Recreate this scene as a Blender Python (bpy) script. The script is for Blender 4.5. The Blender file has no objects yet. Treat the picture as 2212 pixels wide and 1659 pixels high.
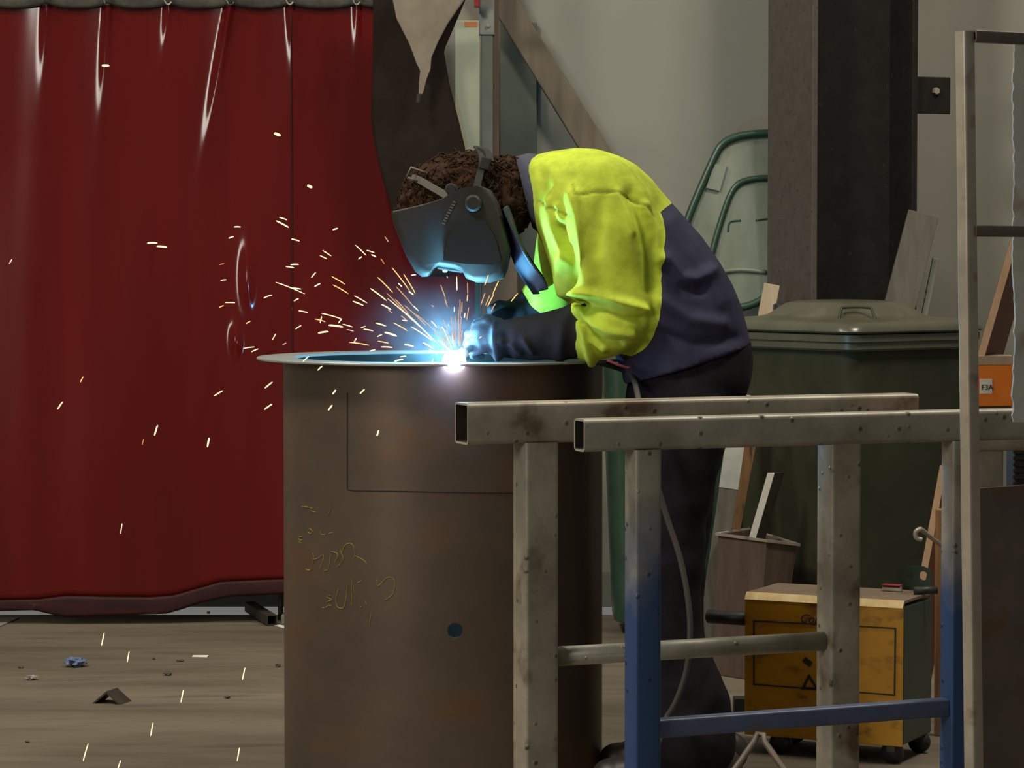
import bpy, bmesh, math, random
from mathutils import Vector, Matrix, noise
random.seed(7)
sc = bpy.context.scene
C = sc.collection
F, CX, CY, CH = 6300.0, 1106.0, 829.5, 1.265
T = math.radians(2.685)
ct, st = math.cos(T), math.sin(T)
V = Vector
PI = math.pi

def P(px, py, Y):
    """world point seen at a pixel of the 2212x1659 frame at depth Y"""
    a = (px - CX) / F
    b = (CY - py) / F
    y = ct + b * st
    z = -st + b * ct
    k = Y / y
    return V((a * k, Y, CH + z * k))

def PX(p):
    d = p.y * ct - (p.z - CH) * st
    return CX + F * p.x / d, CY - F * (p.y * st + (p.z - CH) * ct) / d

# ------------------------------------------------------------------ materials
def nodes(name):
    m = bpy.data.materials.new(name)
    m.use_nodes = True
    nt = m.node_tree
    b = nt.nodes['Principled BSDF']
    return m, nt, b

def N(nt, typ, **kw):
    n = nt.nodes.new(typ)
    for k, v in kw.items():
        setattr(n, k, v)
    return n

def rgba(c):
    return (c[0], c[1], c[2], 1.0)

def M(name, c1, c2=None, scale=6.0, rough=0.6, metal=0.0, bump=0.0, spec=0.5, stretch=(1, 1, 1), c3=None, s3=40.0, t3=(0.62, 0.7), lo=0.35, hi=0.65, bscale=None, rvar=0.0):
    m, nt, b = nodes(name)
    b.inputs['Roughness'].default_value = rough
    b.inputs['Metallic'].default_value = metal
    b.inputs['Specular IOR Level'].default_value = spec
    b.inputs['Base Color'].default_value = rgba(c1)
    tc = N(nt, 'ShaderNodeTexCoord')
    mp = N(nt, 'ShaderNodeMapping')
    mp.inputs['Scale'].default_value = stretch
    nt.links.new(tc.outputs['Object'], mp.inputs['Vector'])
    if c2 is not None:
        nz = N(nt, 'ShaderNodeTexNoise')
        nz.inputs['Scale'].default_value = scale
        nz.inputs['Detail'].default_value = 7
        nz.inputs['Roughness'].default_value = 0.65
        nt.links.new(mp.outputs[0], nz.inputs['Vector'])
        rp = N(nt, 'ShaderNodeValToRGB')
        rp.color_ramp.elements[0].position = lo
        rp.color_ramp.elements[1].position = hi
        rp.color_ramp.elements[0].color = rgba(c1)
        rp.color_ramp.elements[1].color = rgba(c2)
        nt.links.new(nz.outputs['Fac'], rp.inputs['Fac'])
        col = rp.outputs['Color']
        if c3 is not None:
            n3 = N(nt, 'ShaderNodeTexNoise')
            n3.inputs['Scale'].default_value = s3
            n3.inputs['Detail'].default_value = 3
            nt.links.new(mp.outputs[0], n3.inputs['Vector'])
            r3 = N(nt, 'ShaderNodeMapRange')
            r3.inputs['From Min'].default_value = t3[0]
            r3.inputs['From Max'].default_value = t3[1]
            nt.links.new(n3.outputs['Fac'], r3.inputs['Value'])
            mx = N(nt, 'ShaderNodeMix', data_type='RGBA')
            nt.links.new(r3.outputs[0], mx.inputs['Factor'])
            nt.links.new(col, mx.inputs['A'])
            mx.inputs['B'].default_value = rgba(c3)
            col = mx.outputs['Result']
        nt.links.new(col, b.inputs['Base Color'])
        if rvar:
            rr = N(nt, 'ShaderNodeMapRange')
            rr.inputs['To Min'].default_value = rough - rvar
            rr.inputs['To Max'].default_value = rough + rvar
            nt.links.new(nz.outputs['Fac'], rr.inputs['Value'])
            nt.links.new(rr.outputs[0], b.inputs['Roughness'])
    if bump:
        nb = N(nt, 'ShaderNodeTexNoise')
        nb.inputs['Scale'].default_value = bscale or scale * 6
        nb.inputs['Detail'].default_value = 6
        nt.links.new(mp.outputs[0], nb.inputs['Vector'])
        bp = N(nt, 'ShaderNodeBump')
        bp.inputs['Strength'].default_value = bump
        bp.inputs['Distance'].default_value = 0.004
        nt.links.new(nb.outputs['Fac'], bp.inputs['Height'])
        nt.links.new(bp.outputs[0], b.inputs['Normal'])
    return m

def emit(name, c, s):
    m, nt, b = nodes(name)
    b.inputs['Base Color'].default_value = (0, 0, 0, 1)
    b.inputs['Emission Color'].default_value = rgba(c)
    b.inputs['Emission Strength'].default_value = s
    return m

def spatter(m, dens=55.0, dark=(0.02, 0.018, 0.016), amount=0.16):
    """weld spatter: scattered little bumps with dark scorch round them"""
    nt = m.node_tree
    b = nt.nodes['Principled BSDF']
    tc = N(nt, 'ShaderNodeTexCoord')
    vo = N(nt, 'ShaderNodeTexVoronoi')
    vo.inputs['Scale'].default_value = dens
    nt.links.new(tc.outputs['Object'], vo.inputs['Vector'])
    sep = N(nt, 'ShaderNodeSeparateColor')
    nt.links.new(vo.outputs['Color'], sep.inputs[0])
    gt = N(nt, 'ShaderNodeMath', operation='LESS_THAN')
    gt.inputs[1].default_value = amount
    nt.links.new(sep.outputs[0], gt.inputs[0])
    mr = N(nt, 'ShaderNodeMapRange')
    mr.inputs['From Min'].default_value = 0.0
    mr.inputs['From Max'].default_value = 0.32
    mr.inputs['To Min'].default_value = 1.0
    mr.inputs['To Max'].default_value = 0.0
    nt.links.new(vo.outputs['Distance'], mr.inputs['Value'])
    mu = N(nt, 'ShaderNodeMath', operation='MULTIPLY')
    nt.links.new(mr.outputs[0], mu.inputs[0])
    nt.links.new(gt.outputs[0], mu.inputs[1])
    lk = b.inputs['Base Color'].links
    mx = N(nt, 'ShaderNodeMix', data_type='RGBA')
    if lk:
        nt.links.new(lk[0].from_socket, mx.inputs['A'])
    else:
        mx.inputs['A'].default_value = b.inputs['Base Color'].default_value
    mx.inputs['B'].default_value = rgba(dark)
    nt.links.new(mu.outputs[0], mx.inputs['Factor'])
    nt.links.new(mx.outputs['Result'], b.inputs['Base Color'])
    bp = N(nt, 'ShaderNodeBump')
    bp.inputs['Strength'].default_value = 0.8
    bp.inputs['Distance'].default_value = 0.004
    nt.links.new(mu.outputs[0], bp.inputs['Height'])
    nl = b.inputs['Normal'].links
    if nl:
        nt.links.new(nl[0].from_socket, bp.inputs['Normal'])
    nt.links.new(bp.outputs[0], b.inputs['Normal'])
    return m

MT = {}
MT['floor'] = M('concrete', (0.085, 0.066, 0.044), (0.165, 0.135, 0.093), scale=1.6, rough=0.75, bump=0.25, stretch=(0.55, 2.4, 1), c3=(0.055, 0.042, 0.03), s3=3.2, t3=(0.55, 0.8), bscale=40)
MT['wall'] = M('painted_wall', (0.205, 0.196, 0.158), (0.225, 0.217, 0.178), scale=1.5, rough=0.7)
MT['skirt'] = M('wall_foot_paint', (0.11, 0.115, 0.09), (0.15, 0.15, 0.12), scale=3, rough=0.7)
MT['hem'] = M('maroon_hem', (0.018, 0.004, 0.0045), (0.036, 0.007, 0.0075), scale=9, rough=0.6, spec=0.2, c3=(0.12, 0.07, 0.055), s3=18, t3=(0.68, 0.8), stretch=(0.4, 1, 2))
MT['olive'] = M('olive_canvas', (0.030, 0.026, 0.018), (0.07, 0.062, 0.042), scale=14, rough=0.8, bump=0.3)
MT['steel_drum'] = M('mill_steel', (0.106, 0.077, 0.057), (0.142, 0.103, 0.075), scale=2.2, rough=0.42, metal=0.5, stretch=(1.0, 1.0, 1.6), c3=(0.165, 0.075, 0.034), s3=4.5, t3=(0.54, 0.82), rvar=0.06, spec=0.3)
MT['flange'] = M('bright_flange', (0.26, 0.27, 0.25), (0.34, 0.34, 0.31), scale=8, rough=0.4, metal=0.35)
MT['scribe'] = M('scribe_mark', (0.012, 0.010, 0.008), rough=0.8)
MT['chalk'] = M('yellow_chalk', (0.30, 0.24, 0.015), (0.13, 0.10, 0.02), scale=60, rough=0.9)
MT['boreshade'] = M('tube_bore_shade', (0.030, 0.024, 0.018), (0.05, 0.04, 0.03), scale=20, rough=0.9, spec=0.1)  # dark colour stands for the shade inside the open tube ends
MT['bore'] = M('drum_bore_shade', (0.016, 0.014, 0.012), rough=0.8, spec=0.15)  # drum interior darkened in colour so its inside and hole read as shaded
MT['bare'] = spatter(M('bare_steel_tube', (0.20, 0.175, 0.13), (0.36, 0.32, 0.25), scale=7, rough=0.45, metal=0.2, bump=0.15, c3=(0.11, 0.065, 0.035), s3=12, t3=(0.56, 0.72), rvar=0.08))
MT['pipe'] = spatter(M('galvanised_pipe', (0.22, 0.21, 0.16), (0.34, 0.32, 0.26), scale=9, rough=0.45, metal=0.25, bump=0.15))
MT['rack'] = M('rack_tube', (0.30, 0.255, 0.20), (0.42, 0.36, 0.29), scale=10, rough=0.35, metal=0.25, c3=(0.16, 0.09, 0.05), s3=15, t3=(0.6, 0.75), rvar=0.07)
MT['rustplate'] = M('rusty_plate', (0.10, 0.08, 0.068), (0.16, 0.12, 0.09), scale=5, rough=0.5, metal=0.3, c3=(0.15, 0.06, 0.025), s3=9, t3=(0.55, 0.72))
MT['cutplate'] = M('flame_cut_plate', (0.24, 0.245, 0.21), (0.32, 0.32, 0.28), scale=5, rough=0.6, metal=0.1, bump=0.3, c3=(0.14, 0.08, 0.05), s3=7, t3=(0.58, 0.72))
MT['column'] = M('column_shaded', (0.010, 0.0085, 0.0075), (0.016, 0.0135, 0.012), scale=12, rough=0.7, spec=0.2, c3=(0.03, 0.025, 0.022), s3=60, t3=(0.66, 0.74))  # dark tone carries the shade on the column's web and far flange
MT['collit'] = M('column_lit', (0.062, 0.048, 0.040), (0.080, 0.064, 0.053), scale=25, rough=0.65, c3=(0.042, 0.032, 0.026), s3=70, t3=(0.6, 0.7))  # lighter copy for the column flange turned to the light
MT['dark'] = M('black_rubber', (0.012, 0.012, 0.013), (0.022, 0.022, 0.022), scale=20, rough=0.5)
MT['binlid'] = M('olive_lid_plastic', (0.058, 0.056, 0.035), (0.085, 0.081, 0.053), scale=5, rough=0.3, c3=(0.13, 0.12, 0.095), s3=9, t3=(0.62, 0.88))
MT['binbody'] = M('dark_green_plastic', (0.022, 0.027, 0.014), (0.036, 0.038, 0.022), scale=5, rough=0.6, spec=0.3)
MT['binrim'] = M('olive_rim_plastic', (0.065, 0.066, 0.040), (0.085, 0.085, 0.054), scale=5, rough=0.4)
MT['paleplastic'] = M('pale_green_plastic', (0.145, 0.16, 0.115), (0.20, 0.215, 0.165), scale=7, rough=0.35, c3=(0.11, 0.09, 0.062), s3=6, t3=(0.6, 0.75), stretch=(1.6, 1, 0.6))
MT['greenrim'] = M('deep_green_plastic', (0.014, 0.040, 0.024), (0.024, 0.058, 0.036), scale=10, rough=0.35)
MT['timber'] = M('weathered_timber', (0.095, 0.070, 0.045), (0.14, 0.107, 0.072), scale=4, rough=0.75, stretch=(6, 6, 0.7), bump=0.2)
MT['palewood'] = M('pale_timber', (0.38, 0.28, 0.17), (0.46, 0.34, 0.22), scale=5, rough=0.7, stretch=(8, 8, 0.8), c3=(0.13, 0.08, 0.045), s3=6, t3=(0.66, 0.72))
MT['orangewood'] = M('orange_timber', (0.20, 0.095, 0.03), (0.29, 0.15, 0.055), scale=5, rough=0.7, stretch=(7, 7, 0.8), c3=(0.06, 0.04, 0.025), s3=8, t3=(0.6, 0.7))
MT['redply'] = M('red_formply', (0.12, 0.032, 0.016), (0.16, 0.046, 0.022), scale=6, rough=0.5)
MT['plyedge'] = M('ply_edge', (0.52, 0.31, 0.18), (0.62, 0.39, 0.24), scale=9, rough=0.7, stretch=(6, 6, 1))
MT['greyplank'] = M('grey_plank', (0.075, 0.065, 0.050), (0.11, 0.097, 0.076), scale=5, rough=0.75, stretch=(7, 7, 0.8))
MT['whiteend'] = M('white_painted_end', (0.30, 0.31, 0.28), (0.40, 0.40, 0.36), scale=14, rough=0.8)
MT['whitestrip'] = M('white_strip', (0.48, 0.45, 0.40), (0.55, 0.52, 0.46), scale=8, rough=0.6)
MT['hopper'] = M('rust_brown_steel', (0.085, 0.053, 0.038), (0.125, 0.082, 0.06), scale=5, rough=0.6, metal=0.15, stretch=(4, 4, 0.8))
MT['yellow'] = M('yellow_enamel', (0.52, 0.23, 0.008), (0.62, 0.29, 0.012), scale=5, rough=0.4, c3=(0.13, 0.06, 0.015), s3=16, t3=(0.56, 0.78), stretch=(1, 1, 1.6))
MT['paleyellow'] = M('worn_yellow_edge', (0.52, 0.36, 0.13), (0.66, 0.50, 0.24), scale=30, rough=0.35, metal=0.2)
MT['dgreen'] = M('dark_green_enamel', (0.010, 0.028, 0.018), (0.018, 0.038, 0.024), scale=9, rough=0.35)
MT['topbrown'] = M('dusty_top', (0.15, 0.105, 0.065), (0.2, 0.145, 0.1), scale=8, rough=0.6)
MT['ink'] = M('dark_green_ink', (0.018, 0.028, 0.010), rough=0.7)
MT['chrome'] = M('chrome', (0.75, 0.75, 0.75), rough=0.15, metal=1.0)
MT['redpl'] = M('red_plastic', (0.42, 0.03, 0.03), rough=0.4)
MT['redcloth'] = M('red_webbing', (0.13, 0.012, 0.016), rough=0.8)
MT['orange'] = M('orange_paint', (0.78, 0.18, 0.012), (0.85, 0.22, 0.018), scale=12, rough=0.4)
MT['paper'] = M('white_label', (0.72, 0.68, 0.60), rough=0.8)
MT['black'] = M('black_print', (0.015, 0.015, 0.015), rough=0.8)
MT['hide'] = M('beige_leather', (0.155, 0.122, 0.085), (0.205, 0.164, 0.118), scale=7, rough=0.85, bump=0.25)
MT['blanket'] = M('brown_blanket', (0.014, 0.009, 0.007), (0.022, 0.0145, 0.011), scale=5, rough=0.9, bump=0.2, spec=0.08)
MT['palepost'] = M('pale_green_panel', (0.46, 0.46, 0.32), (0.53, 0.53, 0.38), scale=4, rough=0.6)
MT['alu'] = M('grey_post_paint', (0.20, 0.20, 0.165), (0.24, 0.24, 0.2), scale=8, rough=0.5)
MT['alud'] = M('grey_green_post', (0.14, 0.14, 0.105), (0.175, 0.175, 0.135), scale=8, rough=0.5)
MT['ggreen'] = M('grey_green_sheet', (0.072, 0.078, 0.057), (0.095, 0.10, 0.076), scale=4, rough=0.6)
MT['redtimber'] = M('red_brown_timber', (0.11, 0.066, 0.045), (0.145, 0.092, 0.062), scale=6, rough=0.7)
MT['sticker'] = M('orange_sticker', (0.75, 0.22, 0.06), rough=0.6)
MT['skin'] = M('skin', (0.45, 0.25, 0.17), rough=0.55)
MT['hair'] = M('dark_brown_hair', (0.018, 0.008, 0.004), (0.048, 0.021, 0.010), scale=30, rough=0.85, stretch=(1, 1, 2), spec=0.15)
MT['mask'] = M('black_mask_plastic', (0.019, 0.0165, 0.013), (0.027, 0.0235, 0.019), scale=9, rough=0.62, spec=0.3)
MT['maskside'] = M('black_panel', (0.012, 0.012, 0.011), rough=0.6, spec=0.3)
MT['strapgrey'] = M('grey_strap', (0.085, 0.078, 0.062), (0.115, 0.105, 0.085), scale=30, rough=0.5)
MT['strapdark'] = M('dark_strap', (0.03, 0.03, 0.028), rough=0.7, spec=0.2)
MT['leather'] = M('navy_leather', (0.022, 0.026, 0.042), (0.032, 0.036, 0.056), scale=12, rough=0.55)
MT['navy'] = M('navy_cloth', (0.040, 0.040, 0.070), (0.055, 0.055, 0.09), scale=12, rough=0.85)
MT['trouser'] = M('dark_navy_trousers', (0.010, 0.008, 0.011), (0.018, 0.015, 0.019), scale=9, rough=0.95, bump=0.15, spec=0.1)
MT['glove'] = M('dark_work_glove', (0.011, 0.0105, 0.012), (0.021, 0.020, 0.023), scale=14, rough=0.8, bump=0.3, spec=0.2)
MT['boot'] = M('dark_boot_leather', (0.022, 0.016, 0.013), (0.035, 0.026, 0.02), scale=10, rough=0.5)
MT['cable'] = M('grey_cable', (0.055, 0.048, 0.044), rough=0.6, spec=0.3)
MT['litterblue'] = M('blue_wrapper', (0.05, 0.09, 0.19), (0.14, 0.2, 0.33), scale=30, rough=0.4)
MT['littergrey'] = M('grey_foil', (0.16, 0.14, 0.13), (0.4, 0.37, 0.35), scale=40, rough=0.4)
MT['angle'] = M('dark_angle_steel', (0.035, 0.028, 0.022), (0.06, 0.048, 0.036), scale=14, rough=0.55, metal=0.3)
MT['chip'] = M('dark_chip', (0.045, 0.035, 0.025), (0.08, 0.06, 0.045), scale=30, rough=0.8)
MT['slab'] = M('grey_purple_slab', (0.17, 0.15, 0.14), (0.24, 0.21, 0.20), scale=7, rough=0.7)
MT['yellowbit'] = M('yellow_bit', (0.5, 0.42, 0.01), rough=0.6)

# blue paint worn through to steel
def worn_blue(name, zlo, zhi):
    m = M(name, (0.20, 0.18, 0.14), (0.34, 0.31, 0.25), scale=7, rough=0.45, metal=0.2, bump=0.15)
    nt = m.node_tree
    b = nt.nodes['Principled BSDF']
    tc = N(nt, 'ShaderNodeTexCoord')
    sp = N(nt, 'ShaderNodeSeparateXYZ')
    nt.links.new(tc.outputs['Object'], sp.inputs[0])
    nz = N(nt, 'ShaderNodeTexNoise')
    nz.inputs['Scale'].default_value = 5
    nz.inputs['Detail'].default_value = 5
    nt.links.new(tc.outputs['Object'], nz.inputs['Vector'])
    mr = N(nt, 'ShaderNodeMapRange')
    mr.inputs['From Min'].default_value = zhi
    mr.inputs['From Max'].default_value = zlo
    nt.links.new(sp.outputs['Z'], mr.inputs['Value'])
    ad = N(nt, 'ShaderNodeMath', operation='ADD')
    nt.links.new(nz.outputs['Fac'], ad.inputs[0])
    nt.links.new(mr.outputs[0], ad.inputs[1])
    m2 = N(nt, 'ShaderNodeMapRange')
    m2.inputs['From Min'].default_value = 0.72
    m2.inputs['From Max'].default_value = 1.05
    nt.links.new(ad.outputs[0], m2.inputs['Value'])
    lk = b.inputs['Base Color'].links[0].from_socket
    mx = N(nt, 'ShaderNodeMix', data_type='RGBA')
    nt.links.new(m2.outputs[0], mx.inputs['Factor'])
    nt.links.new(lk, mx.inputs['A'])
    mx.inputs['B'].default_value = (0.025, 0.062, 0.165, 1)
    nt.links.new(mx.outputs['Result'], b.inputs['Base Color'])
    return spatter(m)
MT['bluetop'] = worn_blue('worn_blue_beam', 0.80, 0.93)
MT['blueleg'] = worn_blue('worn_blue_leg', 0.25, 0.95)
MT['bluebar'] = M('blue_bar_paint', (0.055, 0.075, 0.14), (0.085, 0.105, 0.18), scale=8, rough=0.45, c3=(0.10, 0.08, 0.06), s3=10, t3=(0.64, 0.72))

# red welding curtain: glossy, slightly translucent plastic
m, nt, b = nodes('red_curtain_plastic')
b.inputs['Base Color'].default_value = (0.125, 0.0085, 0.0075, 1)
b.inputs['Roughness'].default_value = 0.1
b.inputs['Specular IOR Level'].default_value = 0.3
tc = N(nt, 'ShaderNodeTexCoord'); mp = N(nt, 'ShaderNodeMapping'); mp.inputs['Scale'].default_value = (3.5, 1, 0.5)
nz = N(nt, 'ShaderNodeTexNoise'); nz.inputs['Scale'].default_value = 1.6; nz.inputs['Detail'].default_value = 6
nt.links.new(tc.outputs['Object'], mp.inputs[0]); nt.links.new(mp.outputs[0], nz.inputs['Vector'])
rp = N(nt, 'ShaderNodeValToRGB')
rp.color_ramp.elements[0].position = 0.3; rp.color_ramp.elements[0].color = (0.072, 0.0038, 0.0030, 1)
rp.color_ramp.elements[1].position = 0.75; rp.color_ramp.elements[1].color = (0.105, 0.0060, 0.0048, 1)
nt.links.new(nz.outputs['Fac'], rp.inputs[0]); nt.links.new(rp.outputs[0], b.inputs['Base Color'])
rr = N(nt, 'ShaderNodeMapRange'); rr.inputs['To Min'].default_value = 0.08; rr.inputs['To Max'].default_value = 0.15
nt.links.new(nz.outputs['Fac'], rr.inputs['Value']); nt.links.new(rr.outputs[0], b.inputs['Roughness'])
MT['curtain'] = m

# jacket: hi-vis yellow yoke and sleeves, navy body, by a cloth-panel attribute
m, nt, b = nodes('two_tone_work_jacket')
b.inputs['Roughness'].default_value = 0.8
b.inputs['Specular IOR Level'].default_value = 0.25
at = N(nt, 'ShaderNodeAttribute'); at.attribute_name = 'yoke'
gt = N(nt, 'ShaderNodeMath', operation='GREATER_THAN'); gt.inputs[1].default_value = 0.0
nt.links.new(at.outputs['Fac'], gt.inputs[0])
tc = N(nt, 'ShaderNodeTexCoord')
nz = N(nt, 'ShaderNodeTexNoise'); nz.inputs['Scale'].default_value = 6; nz.inputs['Detail'].default_value = 7; nz.inputs['Roughness'].default_value = 0.7
nt.links.new(tc.outputs['Object'], nz.inputs['Vector'])
rp = N(nt, 'ShaderNodeValToRGB')
rp.color_ramp.elements[0].position = 0.36; rp.color_ramp.elements[0].color = (0.30, 0.365, 0.028, 1)
rp.color_ramp.elements[1].position = 0.58; rp.color_ramp.elements[1].color = (0.50, 0.61, 0.045, 1)
nt.links.new(nz.outputs['Fac'], rp.inputs[0])
sm = N(nt, 'ShaderNodeAttribute'); sm.attribute_name = 'seam'
mxs = N(nt, 'ShaderNodeMix', data_type='RGBA'); mxs.inputs['B'].default_value = (0.14, 0.15, 0.01, 1)
nt.links.new(sm.outputs['Fac'], mxs.inputs['Factor']); nt.links.new(rp.outputs[0], mxs.inputs['A'])
rn = N(nt, 'ShaderNodeValToRGB')
rn.color_ramp.elements[0].position = 0.3; rn.color_ramp.elements[0].color = (0.020, 0.020, 0.042, 1)
rn.color_ramp.elements[1].position = 0.7; rn.color_ramp.elements[1].color = (0.034, 0.033, 0.070, 1)
nt.links.new(nz.outputs['Fac'], rn.inputs[0])
mx = N(nt, 'ShaderNodeMix', data_type='RGBA')
nt.links.new(gt.outputs[0], mx.inputs['Factor']); nt.links.new(rn.outputs[0], mx.inputs['A']); nt.links.new(mxs.outputs['Result'], mx.inputs['B'])
nt.links.new(mx.outputs['Result'], b.inputs['Base Color'])
nb = N(nt, 'ShaderNodeTexNoise'); nb.inputs['Scale'].default_value = 220
nt.links.new(tc.outputs['Object'], nb.inputs['Vector'])
bp = N(nt, 'ShaderNodeBump'); bp.inputs['Strength'].default_value = 0.12; bp.inputs['Distance'].default_value = 0.002
nt.links.new(nb.outputs['Fac'], bp.inputs['Height']); nt.links.new(bp.outputs[0], b.inputs['Normal'])
MT['jacket'] = m

# ------------------------------------------------------------------ object helpers
ORG = {}

def thing(name, label, cat, loc, group=None):
    o = bpy.data.objects.new(name, None)
    C.objects.link(o)
    o.empty_display_size = 0.05
    o.location = loc
    o['label'] = label
    o['category'] = cat
    if group:
        o['group'] = group
    ORG[o] = V(loc)
    return o

def link(name, bm, mat, parent=None, smooth=False, origin=None, auto=None):
    """one mesh object from a bmesh in world coordinates"""
    bmesh.ops.recalc_face_normals(bm, faces=bm.faces)
    if parent is not None:
        org = ORG[parent]
    elif origin is not None:
        org = V(origin)
    else:
        xs = [v.co.x for v in bm.verts]; ys = [v.co.y for v in bm.verts]; zs = [v.co.z for v in bm.verts]
        org = V(((min(xs) + max(xs)) / 2, (min(ys) + max(ys)) / 2, min(zs)))
    bmesh.ops.translate(bm, verts=bm.verts, vec=-org)
    me = bpy.data.meshes.new(name)
    bm.to_mesh(me)
    bm.free()
    if smooth:
        for p in me.polygons:
            p.use_smooth = True
    if auto is not None:
        for p in me.polygons:
            p.use_smooth = True
        me.set_sharp_from_angle(angle=math.radians(auto))
    for mm in (mat if isinstance(mat, (list, tuple)) else [mat]):
        me.materials.append(mm)
    o = bpy.data.objects.new(name, me)
    C.objects.link(o)
    if parent is None:
        o.location = org
    else:
        o.parent = parent
    ORG[o] = org
    return o

def tag(o, label, cat, group=None):
    o['label'] = label
    o['category'] = cat
    if group:
        o['group'] = group
    return o

def structure(o):
    o['kind'] = 'structure'
    return o

def BM():
    return bmesh.new()

def loft(bm, rings, close=True, caps=True):
    vs = [[bm.verts.new(p) for p in r] for r in rings]
    n = len(vs[0])
    for a, b_ in zip(vs, vs[1:]):
        for i in range(n if close else n - 1):
            j = (i + 1) % n
            bm.faces.new((a[i], a[j], b_[j], b_[i]))
    if caps:
        bm.faces.new(list(reversed(vs[0])))
        bm.faces.new(vs[-1])
    return vs

def box(bm, o, u, v, w, bev=0.0):
    """box from corner o along the vectors u, v, w"""
    o, u, v, w = V(o), V(u), V(v), V(w)
    vs = [bm.verts.new(o + u * i + v * j + w * k) for i in (0, 1) for j in (0, 1) for k in (0, 1)]
    f = [(0, 1, 3, 2), (4, 6, 7, 5), (0, 4, 5, 1), (2, 3, 7, 6), (0, 2, 6, 4), (1, 5, 7, 3)]
    fs = [bm.faces.new([vs[i] for i in q]) for q in f]
    if bev:
        es = list({e for q in fs for e in q.edges})
        bmesh.ops.bevel(bm, geom=es, offset=bev, segments=2, affect='EDGES', profile=0.5)

def rrect(W, H, r, n=4):
    pts = []
    for cx, cy, a0 in ((W / 2 - r, H / 2 - r, 0), (-W / 2 + r, H / 2 - r, PI / 2), (-W / 2 + r, -H / 2 + r, PI), (W / 2 - r, -H / 2 + r, 1.5 * PI)):
        for k in range(n + 1):
            a = a0 + PI / 2 * k / n
            pts.append((cx + r * math.cos(a), cy + r * math.sin(a)))
    return pts

def rhs(bm, p0, p1, side, W, H, t=0.004, r=0.006):
    """hollow rectangular steel section from p0 to p1; W along side, H across"""
    p0, p1 = V(p0), V(p1)
    ax = (p1 - p0).normalized()
    s = (V(side) - ax * ax.dot(V(side))).normalized()
    h = ax.cross(s)
    out = rrect(W, H, r); inn = rrect(W - 2 * t, H - 2 * t, max(r - t, 0.0015))
    def ring(p, pts):
        return [bm.verts.new(p + s * a + h * b_) for a, b_ in pts]
    A, B, a, b_ = ring(p0, out), ring(p1, out), ring(p0, inn), ring(p1, inn)
    n = len(A)
    for i in range(n):
        j = (i + 1) % n
        bm.faces.new((A[i], A[j], B[j], B[i]))
        bm.faces.new((a[j], a[i], b_[i], b_[j])).material_index = 1
        bm.faces.new((A[j], A[i], a[i], a[j]))
        bm.faces.new((B[i], B[j], b_[j], b_[i]))

def tube(bm, pts, r, n=10, caps=True):
    pts = [V(p) for p in pts]
    rs = r if isinstance(r, (list, tuple)) else [r] * len(pts)
    t0 = (pts[1] - pts[0]).normalized()
    up = V((0, 0, 1)) if abs(t0.z) < 0.9 else V((1, 0, 0))
    nrm = (up - t0 * up.dot(t0)).normalized()
    rings = []
    for i, p in enumerate(pts):
        t = (pts[min(i + 1, len(pts) - 1)] - pts[max(i - 1, 0)]).normalized()
        nrm = (nrm - t * nrm.dot(t)).normalized()
        bn = t.cross(nrm)
        rings.append([p + (nrm * math.cos(2 * PI * k / n) + bn * math.sin(2 * PI * k / n)) * rs[i] for k in range(n)])
    loft(bm, rings, True, caps)

def smoothpts(pts, k=6):
    pts = [V(p) for p in pts]
    out = []
    for i in range(len(pts) - 1):
        a, b_, c, d = pts[max(i - 1, 0)], pts[i], pts[i + 1], pts[min(i + 2, len(pts) - 1)]
        for q in range(k):
            t = q / k
            out.append(0.5 * ((2 * b_) + (c - a) * t + (2 * a - 5 * b_ + 4 * c - d) * t * t + (3 * b_ - a - 3 * c + d) * t ** 3))
    out.append(pts[-1])
    return out

def prism(bm, pts, off):
    """closed outline pts (world) given thickness off"""
    a = [bm.verts.new(V(p)) for p in pts]
    b_ = [bm.verts.new(V(p) + V(off)) for p in pts]
    bm.faces.new(a)
    bm.faces.new(list(reversed(b_)))
    n = len(a)
    for i in range(n):
        j = (i + 1) % n
        bm.faces.new((a[j], a[i], b_[i], b_[j]))

def cyl(bm, p0, p1, r, n=24, bev=0.0):
    p0, p1 = V(p0), V(p1)
    ax = (p1 - p0).normalized()
    if bev:
        tube(bm, [p0, p0 + ax * 1e-4, p0 + ax * bev, p1 - ax * bev, p1 - ax * 1e-4, p1], [r - bev, r - bev, r, r, r - bev, r - bev], n)
    else:
        tube(bm, [p0, p1], r, n)

def ball(bm, c, rx, ry=None, rz=None, sub=2, rot=None):
    ry = ry or rx; rz = rz or rx
    mt = Matrix.Translation(V(c)) @ (rot.to_4x4() if rot else Matrix.Identity(4)) @ Matrix.Diagonal((rx, ry, rz, 1))
    bmesh.ops.create_icosphere(bm, subdivisions=sub, radius=1.0, matrix=mt)

def chain(bm, pts, step=0.2, sub=2):
    """overlapping balls along pts of (point, radius, radius in Y): a limb to be fused by a remesh"""
    for (p, r, ry), (q, r2, ry2) in zip(pts, pts[1:]):
        L = (q - p).length
        n = max(2, int(L / (min(r, r2) * step)) + 1)
        for k in range(n + 1):
            t = k / n
            rr, yy = r + (r2 - r) * t, ry + (ry2 - ry) * t
            ball(bm, p.lerp(q, t), rr, yy, rr, sub)

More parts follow.
